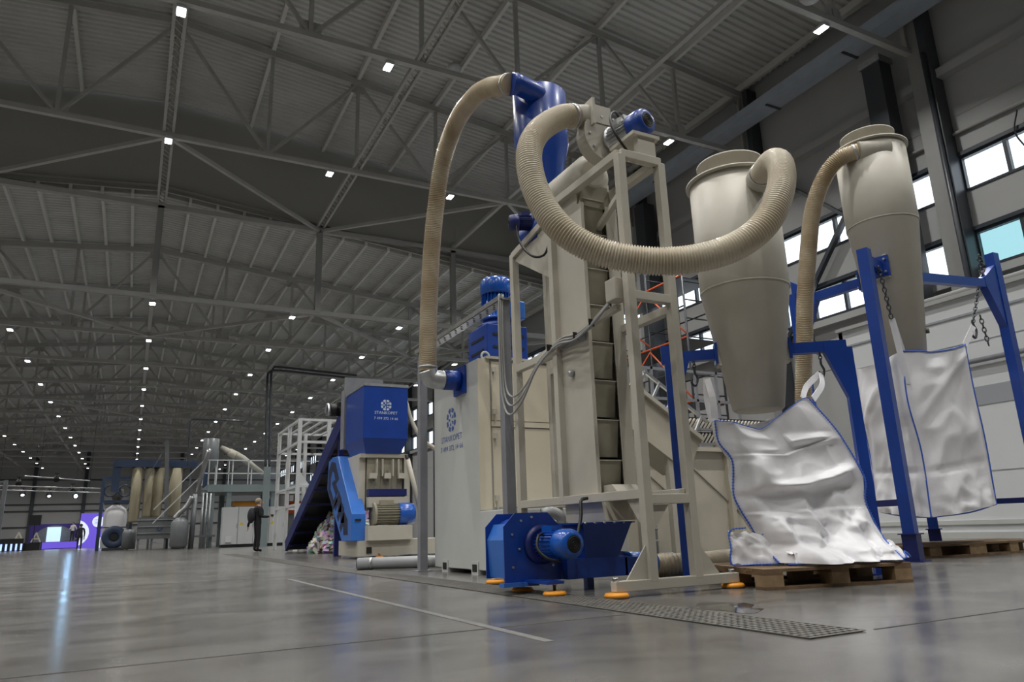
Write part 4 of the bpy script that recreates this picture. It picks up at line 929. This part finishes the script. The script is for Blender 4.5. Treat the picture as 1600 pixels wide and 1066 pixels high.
strip([(15.72, 1.06), (15.36, 1.36), (15.14, 1.20), (15.10, .92), (15.40, .92), (15.43, 1.10), (15.60, .96)])
strip([(15.48, .84), (15.12, 1.14), (14.90, .98), (14.86, .70), (15.16, .70), (15.19, .88), (15.36, .74)])
strip([(15.24, .62), (14.88, .92), (14.62, .76), (14.58, .46), (14.90, .46), (14.94, .66), (15.12, .52)])
MB().box(3.90, 4.02, 14.275, 14.28, .72, .76).build('guard_vent', 'dark', gd)
MB().box(4.06, 4.17, 16.52, 16.62, .0, 2.2).build('support_post', 'blue_dark', t)
MB().tube(spline([(5.0, 14.5, 3.2), (5.12, 14.45, 2.75), (5.35, 14.4, 2.35), (5.75, 14.4, 2.1), (6.3, 14.4, 1.7)], .1), .045, 10).build('cable_hose', 'cream', t)
MB().tube([(5.05, 14.5, 1.95), (5.35, 14.45, .75)], .05, 10).build('gas_strut', 'cream', t); MB().tube([(5.02, 14.5, 2.05), (5.07, 14.5, 1.82)], .035, 8).build('strut_rod', 'dark', t)
# belt conveyor climbing to the hopper
t = thing('belt_conveyor', 'dark blue inclined belt conveyor feeding the shredder hopper', 'conveyor', (4.7, 19, 0))
ca_, cb_ = V(0, 23.2, .05), V(0, 16.2, 3.35); cd = (cb_ - ca_).normalized(); cu_ = V(0, -cd.z, cd.y)
if cu_.z < 0: cu_ = -cu_
for x0, x1 in ((4.22, 4.30), (5.22, 5.30)):
    MB().prism([V(x0, 0, 0) + ca_ + cu_ * .30, V(x0, 0, 0) + cb_ + cu_ * .30, V(x0, 0, 0) + cb_ - cu_ * .12, V(x0, 0, 0) + ca_ - cu_ * .02], (x1 - x0, 0, 0)).build('side_frame', 'blue_dark', t)
MB().prism([V(4.3, 0, 0) + ca_ + cu_ * .18, V(4.3, 0, 0) + cb_ + cu_ * .18, V(4.3, 0, 0) + cb_ + cu_ * .02, V(4.3, 0, 0) + ca_ + cu_ * .02], (.92, 0, 0)).build('belt', 'black_rubber', t)
for k in range(9):
    p = ca_.lerp(cb_, .06 + k * .11); MB().beam(V(4.25, 0, 0) + p - cu_ * .06, V(5.25, 0, 0) + p - cu_ * .06, .06).build('cross_bar', 'blue_dark', t)
MB().box(4.3, 4.42, 17.3, 17.42, 0, 2.75).build('leg', 'blue_dark', t); MB().box(5.12, 5.24, 17.3, 17.42, 0, 2.75).build('leg', 'blue_dark', t)
motor(t, (4.2, 16.45, 3.25), (-1, 0, 0), .15, .36, body='dark', cowl='dark')
MB().tube([V(3.80, 16.45, 3.18) + V(0, math.cos(a) * .16, math.sin(a) * .2) for a in [2 * math.pi * k / 16 for k in range(10)]], .03, 6).build('drive_hose', 'galvanised', t)
MB().box(4.02, 5.02, 15.80, 16.1, 2.3, 3.62).build('head_plate', 'grey_steel', t); MB().box(4.02, 4.9, 15.80, 15.85, 3.62, 3.9).build('splash_sheet', 'grey_steel', t)
t = MB(); pr_ = []
for i in range(900):
    a = random.random() * 6.283; r = math.sqrt(random.random()); x, y = 5.55 + 1.15 * r * math.cos(a), 20.4 + 1.8 * r * math.sin(a); h = 1.9 * (1 - r) ** .8 + .02
    z = h * random.random() ** .35; q = Quaternion((random.random() - .5, random.random() - .5, random.random() - .5), random.random() * 3).to_matrix(); sz = .05 + .06 * random.random()
    t.obox((x, y, z + .04), q @ V(sz, 0, 0), q @ V(0, sz * .7, 0), q @ V(0, 0, sz * .5))
tag(t.build('waste_heap', 'waste', kind='stuff'), 'heap of coloured plastic waste behind the conveyor', 'waste')

# ---- white cage rack
t = thing('steel_rack', 'tall white steel frame tower left of the belt conveyor', 'rack', (5.8, 26.5, 0))
rx = (4.78, 5.75, 7.2); ry = (24.6, 26.4, 28.4)
for x in rx:
    for y in ry:
        if x == 5.75 and y == 26.4: continue
        MB().box(x - .06, x + .06, y - .06, y + .06, 0, 4.28).build('post', 'cabinet', t)
for z in (1.45, 2.05, 3.5, 4.25):
    for y in (ry[0], ry[2]): MB().box(rx[0], rx[2], y - .04, y + .04, z - .04, z + .04).build('beam', 'cabinet', t)
    for x in (rx[0], rx[2]): MB().box(x - .04, x + .04, ry[0], ry[2], z - .04, z + .04).build('beam', 'cabinet', t)
for k in range(6): MB().box(rx[0] + .35 + k * .38, rx[0] + .43 + k * .38, ry[0], ry[2], 4.2, 4.26).build('roof_slat', 'cabinet', t)
MB().prism([(rx[0], ry[0], 2.05), (rx[0], ry[0], 2.6), (rx[0] + .4, ry[0], 2.05)], (0, .02, 0)).build('corner_plate', 'cabinet', t)
MB().box(5.5, 6.3, 25.6, 26.4, 1.50, 2.0).build('crate', 'orange', t, 'orange box on the rack shelf')
# ---- electrical cabinets
for k in range(4):
    x = 4.12 + k * .76
    t = thing('control_cabinet', ['leftmost white control cabinet with a vent near its foot', 'white control cabinet with yellow sticker left of the man', 'white control cabinet behind the man in black', 'white control cabinet right of the man in black'][k], 'cabinet', (x + .37, 40.3, 0), 'control cabinets')
    MB().box(x, x + .75, 40.0, 40.6, .14, 1.98).build('body', 'cabinet', t); MB().box(x, x + .75, 40.02, 40.6, 0, .14).build('plinth', 'dark', t)
    d = MB().box(x + .012, x + .738, 39.975, 40.0, .15, 1.97).build('door', 'cabinet', t)
    MB().box(x + .70, x + .715, 39.95, 39.975, .95, 1.15).build('handle', 'grey_steel', d)
    if k in (0, 2): MB().box(x + .2, x + .48, 39.94, 39.975, .25, .55).build('vent', 'wall_white', d); MB().box(x + .2, x + .48, 39.935, 39.945, .22, .25).build('vent_shadow_lip', 'grey_steel', d)
    if k in (1, 3): MB().prism([(x + .05, 39.97, 1.08), (x + .27, 39.97, 1.08), (x + .16, 39.97, 1.27)], (0, .004, 0)).build('warning_sticker', 'yellow', d)
# ---- coloured plant items under the mezzanine
t = thing('sorting_belt', 'orange sorting belt frame under the mezzanine', 'conveyor', (5.6, 43.2, 0))
MB().box(4.9, 6.3, 42.8, 43.6, 2.15, 2.35).build('belt_frame', 'orange', t); MB().box(4.95, 6.25, 42.85, 43.55, 2.35, 2.38).build('belt', 'black_rubber', t)
for x in (5.0, 6.2): MB().box(x - .05, x + .05, 42.9, 43.5, 0, 2.15).build('leg', 'machine_grey', t)
t = thing('drive_box', 'blue drive box beside the orange belt under the mezzanine', 'box', (6.65, 43.2, 0))
MB().box(6.42, 6.9, 42.9, 43.5, 1.95, 2.5).build('housing', 'motor_blue', t, bevel=.03); MB().box(6.55, 6.75, 43.0, 43.4, 0, 1.95).build('pedestal', 'machine_grey', t)
t = thing('red_press', 'red machine housing right of the grey-green column', 'machine', (8.6, 44.0, 0))
MB().box(7.9, 9.6, 43.5, 44.5, 1.7, 2.4).build('housing', 'orange_red', t, bevel=.03); MB().box(8.0, 9.5, 43.6, 44.4, 0, 1.7).build('base', 'machine_grey', t); MB().box(8.1, 8.9, 43.47, 43.5, 1.9, 2.1).build('name_strip', 'wall_white', t)
# ---- columns with cables dropping from the roof
t = thing('cable_column', 'grey-green column with dark cable ducts rising to the roof', 'column', (5.87, 38, 0))
MB().box(5.72, 6.02, 37.9, 38.15, 0, 3.85).build('column', 'green_grey', t)
for dx in (-.10, .08): MB().tube(spline([(5.87 + dx, 38, 3.85), (5.80 + dx, 38, 6), (5.74 + dx, 38, 8.3), (5.78 + dx, 38, 8.75 + dx), (6.1, 38, 8.92 + dx), (8, 38, 8.85 + dx), (10.3, 38, 8.75 + dx)], .2), .06, 8).build('cable_duct', 'slate', t)
t = thing('cable_column', 'thin bent pipe dropping from the roof above the mezzanine', 'pipe', (2.6, 44, 4.6))
MB().tube(spline([(2.55, 44, 4.4), (2.5, 44, 6.6), (2.52, 44, 6.85), (2.75, 44, 7.0), (5.5, 44, 7.0)], .15), .05, 8).build('pipe', 'slate', t)

# ---- mezzanine with silo
t = thing('mezzanine', 'grey steel mezzanine platform with railings behind the cabinets', 'platform', (6, 43, 0))
MB().box(3.5, 10.5, 42, 46, 2.86, 3.25).build('deck', 'green_grey', t)
for x in (3.75, 4.6, 6.9, 10.0):
    for y in (42.2, 45.8): MB().box(x - .13, x + .13, y - .13, y + .13, 0, 2.86).build('column', 'green_grey', t)
for z in (3.85, 4.55): MB().beam((3.3, 42.05, z), (10.5, 42.05, z), .05).build('rail', 'cabinet', t)
for k in range(8): MB().beam((3.5 + k, 42.05, 3.25), (3.5 + k, 42.05, 4.55), .05).build('rail_post', 'cabinet', t)
for z in (3.9, 4.6): MB().beam((3.3, 42.05, z), (1.0, 42.05, z - 2.6), .05).build('stair_rail', 'cabinet', t)
b = MB()
for k in range(12): b.box(1.0 + k * .2, 1.28 + k * .2, 42.1, 42.8, .35 + k * .235, .38 + k * .235)
b.build('stair_treads', 'machine_grey', t)
t = thing('feed_silo', 'grey cylindrical silo standing on the mezzanine', 'silo', (3.6, 43, 3.25))
MB().lathe([(.12, 4.05), (.42, 4.5), (.42, 5.78), (.40, 5.8)], (3.6, 43, 0), n=28).build('shell', 'machine_grey', t)
for sx in (-.35, .35):
    for sy in (-.35, .35): MB().beam((3.6 + sx, 43 + sy, 3.25), (3.6 + sx, 43 + sy, 4.6), .05).build('leg', 'cabinet', t)
t = thing('inclined_auger', 'cream inclined auger beside the silo on the mezzanine', 'auger', (5.3, 43, 3.25))
MB().tube([(4.1, 43, 5.35), (4.9, 43, 4.95), (5.3, 43, 4.75), (6.6, 43, 3.8)], [.12, .2, .17, .1], 14).build('tube', 'cream', t)
MB().lathe([(.2, 0), (.22, .05), (.22, .35), (.2, .4)], (4.55, 42.95, 5.1), (.87, 0, -.5), 16).build('drive', 'tank', t)
for x, z in ((4.8, 4.95), (5.8, 4.35)): MB().beam((x, 43, 3.25), (x, 43, z), .06).build('support', 'cabinet', t)
t = thing('transfer_pipe', 'slanting grey pipe with pale cap left of the silo', 'pipe', (3.2, 42, 0))
MB().tube([(3.42, 41.7, 5.1), (3.36, 41.7, 4.9), (2.95, 41.7, 2.8)], .11, 12).build('slant', 'stainless', t); MB().tube([(2.85, 41.7, 0), (2.9, 41.7, 2.75)], .13, 12).build('riser', 'machine_grey', t)
MB().tube(spline([(2.75, 41.6, 2.6), (2.5, 41.6, 2.1), (2.2, 41.6, 1.8), (2.0, 41.6, 1.5)], .1), .13, 12).build('branch', 'stainless', t)
t = thing('settling_vessel', 'shiny steel vessel at the foot of the slanting pipe', 'vessel', (2.3, 42, 0))
MB().lathe([(.30, .02), (.42, .2), (.42, 1.3), (.3, 1.45), (.15, 1.55)], (2.25, 41.3, 0), n=24).build('shell', 'machine_grey', t)
for k in range(3): MB().tube([(3.3 + k * .18, 41.9, 0), (3.3 + k * .18, 41.9, 2.8)], .05, 8).build('side_pipe', 'galvanised', t)
MB().box(3.0, 4.0, 41.8, 42.0, .55, .65).build('pipe_bracket', 'machine_grey', t)
t = thing('tall_mast', 'tall slim grey pole above the grey wash trough', 'pole', (1.7, 46, 0))
MB().beam((1.88, 46, 0), (1.48, 46, 6.0), .28, .2).build('mast', 'machine_grey', t); MB().beam((1.5, 46, 5.8), (.5, 46, 3.6), .05).build('stay', 'machine_grey', t)
t = thing('wash_trough', 'grey horizontal wash trough with round blue mark', 'tank', (1.5, 46, 0))
MB().box(.35, 2.5, 44.6, 46, .55, 1.68).build('body', 'machine_grey', t)
for z in (.85, 1.2, 1.55): MB().box(.30, 2.55, 44.55, 44.6, z - .03, z + .03).build('rib', 'galvanised', t)
for x in (.45, 1.1, 1.75, 2.4): MB().box(x - .05, x + .05, 44.65, 44.75, 0, .55).build('leg', 'machine_grey', t)
MB().tube([V(1.42, 44.58, 1.1) + V(math.cos(a) * .1, 0, math.sin(a) * .1) for a in [2 * math.pi * k / 16 for k in range(16)]], .03, 6, closed=True).build('blue_mark', 'text_blue', t)
MB().box(2.5, 2.75, 44.5, 45.2, .95, 1.75).build('control_box', 'machine_grey', t)
t = thing('filter_unit', 'row of tall beige filter sleeves under a blue header duct', 'filter', (.8, 47.5, 0))
for x, y, r, z0 in ((.13, 47.4, .28, 1.5), (.75, 47.4, .22, 1.75), (1.25, 47.9, .30, 1.75), (2.2, 47.9, .34, 1.75)):
    MB().lathe([(r * .95, z0), (r, z0 + .1), (r * 1.02, 3.0), (r, 4.6)], (x, y, 0), n=22).build('sleeve', 'sleeve', t)
MB().box(-1.0, 1.3, 47.1, 47.8, 4.6, 5.0).build('header_duct', 'far_blue', t); MB().box(1.6, 3.3, 47.6, 48.3, 4.65, 5.05).build('header_duct', 'far_blue', t)
MB().box(-1.15, -.75, 47.2, 47.8, 3.2, 5.0).build('down_duct', 'far_blue', t); MB().box(3.5, 3.75, 45.5, 45.8, 3.3, 4.6).build('end_panel', 'far_blue', t)
for x in (-.1, 1.0, 2.0, 3.0): MB().box(x - .06, x + .06, 48.3, 48.42, 0, 4.6).build('leg', 'machine_grey', t)
MB().lathe([(.35, .05), (.35, .9), (.28, 1.1)], (.0, 46.6, 0), n=20).build('dust_bin', 'machine_grey', t)
t = thing('bagging_station', 'blue bagging frame with arched top left of the filters', 'frame', (-.8, 49.5, 0))
for x in (-1.6, -.05):
    for y in (48.8, 50.2): MB().box(x - .07, x + .07, y - .07, y + .07, 0, 4.1).build('post', 'far_blue', t)
for z in (2.75, 4.1):
    for y in (48.8, 50.2): MB().box(-1.6, -.05, y - .05, y + .05, z - .06, z + .06).build('beam', 'far_blue', t)
MB().box(-1.7, .05, 48.75, 48.8, 1.24, 1.30).build('cross_rail', 'slate', t)
for sx in (-1.2, -.45): MB().tube([V(sx, 48.8, 3.35) + V(math.cos(a) * .32, 0, math.sin(a) * .32) for a in [2 * math.pi * k / 18 for k in range(18)]], .05, 6, closed=True).build('ring', 'far_blue', t)
MB().lathe([(.12, 2.6), (.3, 3.0), (.3, 3.5)], (-.82, 49.4, 0), n=18).build('fill_head', 'inside', t)
t = thing('bulk_bag', 'small distant white bulk bag in the blue bagging frame', 'bag', (-.82, 49.4, .1))
vs = []; prof = [(.62, .12), (.66, .5), (.60, 1.25), (.62, 1.9), (.55, 2.3), (.2, 2.55)]; n = 20
for r, z in prof:
    for k in range(n):
        a = 2 * math.pi * k / n; c_, s_ = math.cos(a), math.sin(a); q = (abs(c_) ** 4 + abs(s_) ** 4) ** -.25; vs.append((-.82 + r * c_ * q, 49.4 + r * .9 * s_ * q, z + .03 * math.sin(3 * a)))
MB().add(vs, [(i * n + k, i * n + (k + 1) % n, (i + 1) * n + (k + 1) % n, (i + 1) * n + k) for i in range(5) for k in range(n)], True).build('body', 'bag', t)
for sx in (-.55, .55): MB().beam((-.82 + sx, 49.0, 2.2), (-.82 + sx * 1.25, 49.0, 2.7), .06).build('lifting_loop', 'bag', t)
t = thing('round_fan', 'round blue fan casing in front of the distant bag', 'fan', (-.75, 47.6, 0))
MB().lathe([(.42, .32), (.62, .25), (.62, 0), (.5, -.06), (.25, -.06), (.22, .04)], (-.75, 47.6, .72), (0, 1, 0), 28).build('casing', 'far_blue', t)
MB().lathe([(.2, -.03), (.2, 0)], (-.75, 47.55, .72), (0, 1, 0), 18).build('inlet', 'dark', t); MB().box(-1.3, -.2, 47.4, 48.0, .0, .14).build('base', 'slate', t)

# ---- tall grey frame at the left edge
t = thing('gate_frame', 'grey metal frame standing at the left edge of the photo', 'frame', (-6.9, 52, 0))
for x in (-7.5, -6.75): MB().box(x - .1, x + .1, 51.95, 52.15, 0, 4.2).build('post', 'machine_grey', t)
for z in (.05, 4.1): MB().box(-7.5, -6.75, 51.97, 52.07, z - .05, z + .05).build('beam', 'machine_grey', t)

# ---- stage far away
t = thing('lighting_truss', 'silver lighting truss hanging over the distant stage', 'truss', (-5.5, 62, 4.3))
for z in (4.25, 4.55):
    for y in (61.9, 62.2): MB().tube([(-9, y, z), (-2.2, y, z - .25)], .035, 6).build('chord', 'galvanised', t)
for k in range(14): MB().beam((-9 + k * .48, 61.9, 4.25 - k * .017), (-8.76 + k * .48, 61.9, 4.55 - k * .017), .03).build('lacing', 'galvanised', t)
MB().tube([(-7.2, 64, 5.35), (-3.0, 64, 5.0)], .05, 6).build('rear_chord', 'galvanised', t)
for x, y, z0 in ((-8.4, 62, 4.5), (-2.9, 62, 4.3), (-6.3, 64, 5.2), (-3.9, 64, 5.0)): MB().beam((x, y, z0), (x, y, 9.1), .02).build('hanger', 'slate', t)
def spot(label, x, y, z, lens, aim=(.15, -.6, -.75)):
    t = thing('stage_light', label, 'spotlight', (x, y, z), 'stage lights'); ax = V(aim).normalized()
    MB().lathe([(.12, -.26), (.16, -.18), (.20, .12)], (x, y, z), ax, 16).build('body', 'dark', t); MB().lathe([(.115, .12), (.115, .13)], (x, y, z), ax, 16).build('lens', lens, t)
    MB().beam((x, y, z + .1), (x, y, z + .42), .05).box(x - .14, x + .14, y - .03, y + .03, z + .38, z + .44).build('yoke', 'dark', t)
spot('leftmost stage light on the silver truss', -6.95, 61.9, 3.95, 'spot_lens'); spot('second stage light from the left on the silver truss', -5.35, 61.9, 3.86, 'spot_lens')
spot('bright blue-white stage light on the silver truss', -3.72, 61.9, 3.78, 'spot_blue', (.25, -.93, -.28)); spot('unlit stage light above the bright blue-white one', -4.0, 62.5, 4.25, 'dark')
spot('unlit moving-head light at the upper left of the stage', -7.35, 62.6, 4.75, 'dark'); spot('unlit moving-head light hanging right of the upper left one', -5.15, 63.6, 5.1, 'dark')
t = thing('stage', 'low purple stage platform at the far end of the hall', 'stage', (-6, 80, 0))
MB().box(-8.0, -4.0, 78, 81.5, 0, .62).build('platform', 'purple_dark', t); MB().box(-7.3, -4.1, 77.97, 78, .05, .60).build('front_skirt', 'purple', t)
t = thing('stage_backdrop', 'dark purple backdrop with pale arch behind the stage', 'backdrop', (-6, 81.5, .6))
MB().box(-8.2, -4.3, 81.4, 81.5, .62, 2.25).build('panel', 'purple_dark', t)
arc = [(-6.2 + 1.7 * math.cos(a), 81.36, .62 + 1.5 * math.sin(a)) for a in [math.pi * k / 20 for k in range(21)]]
MB().prism(arc, (0, .03, 0)).build('arch', 'machine_grey', t)
t = thing('stage_screen', 'glowing pale blue upright screen in the stage arch', 'screen', (-6, 80.5, .6))
MB().box(-6.75, -5.65, 80.4, 80.5, .64, 1.95).build('panel', 'screen_cyan', t)
t = thing('stage_banner', 'tall purple glowing banner with white circles', 'banner', (-3, 76, 0))
MB().box(-3.95, -1.9, 76, 76.12, 0, 3.0).build('panel', 'purple', t)
def disc(x, z, r, m, y=75.985, clip=None):
    pts = [(x + r * math.cos(a), y, z + r * math.sin(a)) for a in [2 * math.pi * k / 36 for k in range(36)]]
    pts = [(min(-1.9, max(-3.95, p[0])), p[1], min(3.0, max(0.0, p[2]))) for p in pts]; MB().prism(pts, (0, .01, 0)).build('circle', m, t)
disc(-2.55, 2.25, .48, 'screen_white'); disc(-4.35, 1.3, 1.15, 'screen_white'); disc(-1.75, .35, .75, 'screen_white')
for k in range(4): MB().box(-2.85, -2.3, 75.97, 75.98, 2.05 + k * .13, 2.08 + k * .13).build('printed_line', 'purple', t)
t = thing('loudspeaker', 'black loudspeaker on a stand beside the distant stage', 'speaker', (-6.9, 71, 0))
MB().box(-7.25, -6.45, 70.7, 71.2, 1.95, 2.75).build('cabinet', 'dark', t); MB().beam((-6.85, 71, 0), (-6.85, 71, 1.95), .06).build('stand', 'dark', t); MB().box(-7.4, -6.3, 70.6, 71.4, 0, .55).build('base', 'dark', t)
for i, (ch, x, s_) in enumerate((('A', -7.95, 1.25), ('A', -6.75, 1.15))):
    t = thing('stage_letter', ['cream letter A standing left of the stage loudspeaker', 'cream letter A standing right beside the stage loudspeaker'][i], 'letter', (x, 72, .55))
    text_mesh('letter_face', ch, 'letter_cream', t, (x, 72, .62), (1, 0, 0), (0, 0, 1), s_); MB().box(x - .45, x + .45, 72.02, 72.2, 0, .62).build('stand', 'dark', t)
t = thing('led_barrier', 'row of blue glowing upright strips left of the stage', 'lights', (-8.5, 70, 0))
MB().box(-9.3, -7.4, 70.1, 70.5, 0, .95).build('bar_counter', 'dark', t)
for k in range(6): MB().box(-9.2 + k * .33, -9.08 + k * .33, 70.05, 70.1, .05, .55).build('strip', 'led_blue', t)

# ---- scaffolding by the window wall
t = thing('scaffold_tower', 'grey and orange scaffold tower in front of the window wall', 'scaffold', (15.4, 18, 0))
sx_, sy_ = (14.7, 16.0), (16.4, 18.2, 20.6)
for x in sx_:
    for y in sy_: MB().tube([(x, y, 0), (x, y, 8.6)], .035, 8).build('standard', 'slate', t)
for k in range(1, 15):
    z = k * .6
    for y in sy_: MB().tube([(sx_[0], y, z), (sx_[1], y, z)], .022, 6).build('rung', 'slate', t)
for z in (2.0, 4.0, 6.0, 8.0):
    for x in sx_:
        MB().tube([(x, sy_[0], z), (x, sy_[2], z)], .035, 6).build('ledger', 'orange_red', t)
        MB().tube([(x, sy_[0], z - 1.0), (x, sy_[2], z - 1.0)], .025, 6).build('guard_rail', 'slate', t)
    MB().box(sx_[0], sx_[1], sy_[0] + .1, sy_[2] - .1, z - .06, z - .02).build('platform', 'slate', t)
for z in (0.2, 2.1, 4.1, 6.1):
    MB().tube([(14.66, 18.2, z), (14.66, 20.6, z + 1.8)], .025, 6).tube([(14.66, 20.6, z), (14.66, 18.2, z + 1.8)], .025, 6).build('diagonal', 'orange_red', t)
    MB().tube([(14.66, 16.4, z), (14.66, 18.2, z + 1.8)], .025, 6).build('diagonal', 'orange_red', t)

# ================================================================== PEOPLE
def person(label, loc, rot, joints, edges, radii, mats, extras=None):
    t = thing('person', label, 'person', loc)
    me = bpy.data.meshes.new('body'); me.from_pydata(joints, edges, []); ob = bpy.data.objects.new('body', me); col.objects.link(ob)
    sm = ob.modifiers.new('skin', 'SKIN'); sm.use_smooth_shade = True
    sv = me.skin_vertices[0].data if me.skin_vertices else None
    if sv is None:
        bpy.context.view_layer.objects.active = ob; me.skin_vertices_layer = None
    for i, r in enumerate(radii): sv[i].radius = r if isinstance(r, tuple) else (r, r); sv[i].use_root = (i == 0)
    su = ob.modifiers.new('sub', 'SUBSURF'); su.levels = 1; su.render_levels = 1
    dg = bpy.context.evaluated_depsgraph_get(); dg.update(); m2 = bpy.data.meshes.new_from_object(ob.evaluated_get(dg)); bpy.data.objects.remove(ob)
    m2.materials.clear()
    for m in mats[0]: m2.materials.append(M[m])
    for p in m2.polygons: p.material_index = mats[1](p.center); p.use_smooth = True
    bo = bpy.data.objects.new('body', m2); col.objects.link(bo); bo.parent = t; ORG[bo.name] = V(loc); t.rotation_euler = (0, 0, rot)
    return t
# joints: 0 pelvis 1 waist 2 chest 3 neckbase 4 neck 5 head 6 headtop | L: 7 shoulder 8 elbow 9 wrist 10 hand | R: 11..14 | L leg 15 hip 16 knee 17 ankle 18 toe | R 19..22
E_ = [(0, 1), (1, 2), (2, 3), (3, 4), (4, 5), (5, 6), (3, 7), (7, 8), (8, 9), (9, 10), (3, 11), (11, 12), (12, 13), (13, 14), (0, 15), (15, 16), (16, 17), (17, 18), (0, 19), (19, 20), (20, 21), (21, 22)]
RD = [(.15, .12), (.145, .11), (.17, .125), (.12, .10), .055, (.085, .10), .06, .075, .055, .042, .035, .075, .055, .042, .035, .095, .07, .05, .045, .095, .07, .05, .045]
def pose(h, arms, legs):
    J = [(0, 0, .93), (0, 0, 1.06), (0, 0, 1.25), (0, 0, 1.42), (0, .01, 1.50), (0, .03, 1.60), (0, .02, 1.70)] + arms + legs
    return [tuple(c * h / 1.75 for c in j) for j in J]
def cloth(h):
    def f(c):
        z = c.z * 1.75 / h
        if z > 1.49: return 1
        return 0
    return f
arms1 = [(-.18, 0, 1.40), (-.27, -.12, 1.13), (-.33, -.20, .90), (-.35, -.20, .80), (.18, 0, 1.40), (.23, .02, 1.14), (.16, .25, 1.13), (.14, .33, 1.14)]
legs1 = [(-.10, 0, .88), (-.11, .02, .48), (-.11, -.03, .08), (-.12, .12, .04), (.10, 0, .88), (.11, .02, .48), (.11, .0, .08), (.13, .15, .04)]
# man facing right (+X), so his local +Y turns to +X
pm = person('man in black with backpack holding a small device by the cabinets', (3.72, 25.5, 0), math.radians(-80), pose(1.72, arms1, legs1), E_, RD, (['cloth_black', 'skin'], cloth(1.72)))
def onp(t, fn, name, m):
    b = MB(); fn(b); me = bpy.data.meshes.new(name); me.from_pydata(b.v, [], b.f); me.polygons.foreach_set('use_smooth', b.sm); me.materials.append(M[m]); o = bpy.data.objects.new(name, me); col.objects.link(o); o.parent = t; ORG[o.name] = V(0, 0, 0); return o
def blob(c, rx, ry, rz, n=14): 
    def f(b):
        vs = []; 
        for i in range(n + 1):
            th = math.pi * i / n
            for k in range(n * 2): a = math.pi * k / n; vs.append((c[0] + rx * math.sin(th) * math.cos(a), c[1] + ry * math.sin(th) * math.sin(a), c[2] + rz * math.cos(th)))
        m_ = n * 2; b.add(vs, [(i * m_ + k, (i + 1) * m_ + k, (i + 1) * m_ + (k + 1) % m_, i * m_ + (k + 1) % m_) for i in range(n) for k in range(m_)], True)
    return f
def dress(t, h, hair, capm=None):
    k = h / 1.75
    onp(t, blob((0, -.01 * k, 1.655 * k), .098 * k, .115 * k, .10 * k), 'hair', hair)
    onp(t, blob((0, .135 * k, 1.605 * k), .016 * k, .03 * k, .03 * k, 8), 'nose', 'skin')
    for s_ in (-1, 1):
        onp(t, blob((s_ * .092 * k, .03 * k, 1.60 * k), .014 * k, .025 * k, .034 * k, 8), 'ear', 'skin'); onp(t, blob((s_ * .035 * k, .122 * k, 1.635 * k), .012 * k, .008 * k, .008 * k, 6), 'eye', 'dark')
    onp(t, lambda b: b.box(-.025 * k, .025 * k, .118 * k, .128 * k, 1.553 * k, 1.561 * k), 'mouth', 'orange_red')
def hand(t, c, d, k=1.0, name='hand'):
    c, d = V(c), V(d).normalized(); s_ = d.cross(V(0, 0, 1)); s_ = s_.normalized() if s_.length > .1 else V(1, 0, 0); up = s_.cross(d)
    def f(b):
        b.obox(c + d * .03 * k, d * .04 * k, s_ * .038 * k, up * .014 * k)
        for i, L in enumerate((.065, .075, .07, .055)):
            p = c + d * .065 * k + s_ * (.03 - .02 * i) * k; b.tube([p, p + d * L * .55 * k - up * .008 * k, p + d * L * .9 * k - up * .03 * k], .0085 * k, 6)
        p = c + s_ * .036 * k; b.tube([p, p + s_ * .025 * k + d * .02 * k, p + s_ * .03 * k + d * .05 * k - up * .01 * k], .0095 * k, 6)
    return onp(t, f, name, 'skin')
dress(pm, 1.72, 'hair_grey'); hand(pm, (-.345, -.20, .80), (0, .05, -1)); hand(pm, (.14, .32, 1.12), (-.1, 1, 0))
onp(pm, lambda b: (blob((0, -.22, 1.16), .16, .12, .25)(b)), 'backpack', 'cloth_dark')
onp(pm, lambda b: b.obox((.13, .42, 1.15), (.05, 0, 0), (0, .035, 0), (0, 0, .03)), 'device', 'dark')
for s_ in (-1, 1): onp(pm, lambda b: b.tube(spline([(s_ * .11, -.14, 1.36), (s_ * .12, 0, 1.45), (s_ * .12, .11, 1.34), (s_ * .12, .12, 1.15)], .03), .02, 6), 'strap', 'cloth_dark')
arms2 = [(-.19, 0, 1.40), (-.26, -.03, 1.12), (-.25, .08, .88), (-.24, .10, .80), (.19, 0, 1.40), (.26, -.03, 1.12), (.25, .02, .87), (.25, .04, .79)]
legs2 = [(-.10, 0, .88), (-.10, .10, .48), (-.10, .06, .08), (-.11, .20, .04), (.10, 0, .88), (.10, -.05, .48), (.10, -.18, .10), (.10, -.06, .04)]
pf = person('distant person in dark clothes walking towards the stage', (-3.14, 62, 0), math.radians(5), pose(1.8, arms2, legs2), E_, RD, (['cloth_dark', 'skin'], cloth(1.8)))
dress(pf, 1.8, 'hair'); hand(pf, (-.25, .10, .81), (0, .2, -1)); hand(pf, (.26, .04, .80), (0, .1, -1))
pp = person('presenter in pale top and dark trousers standing on the stage', (-4.62, 78.8, .62), math.radians(150), pose(1.7, arms1, legs1), E_, RD, (['cloth_dark', 'skin', 'letter_cream'], lambda c: 1 if c.z > 1.44 else (2 if c.z > .95 else 0)))
dress(pp, 1.7, 'hair')
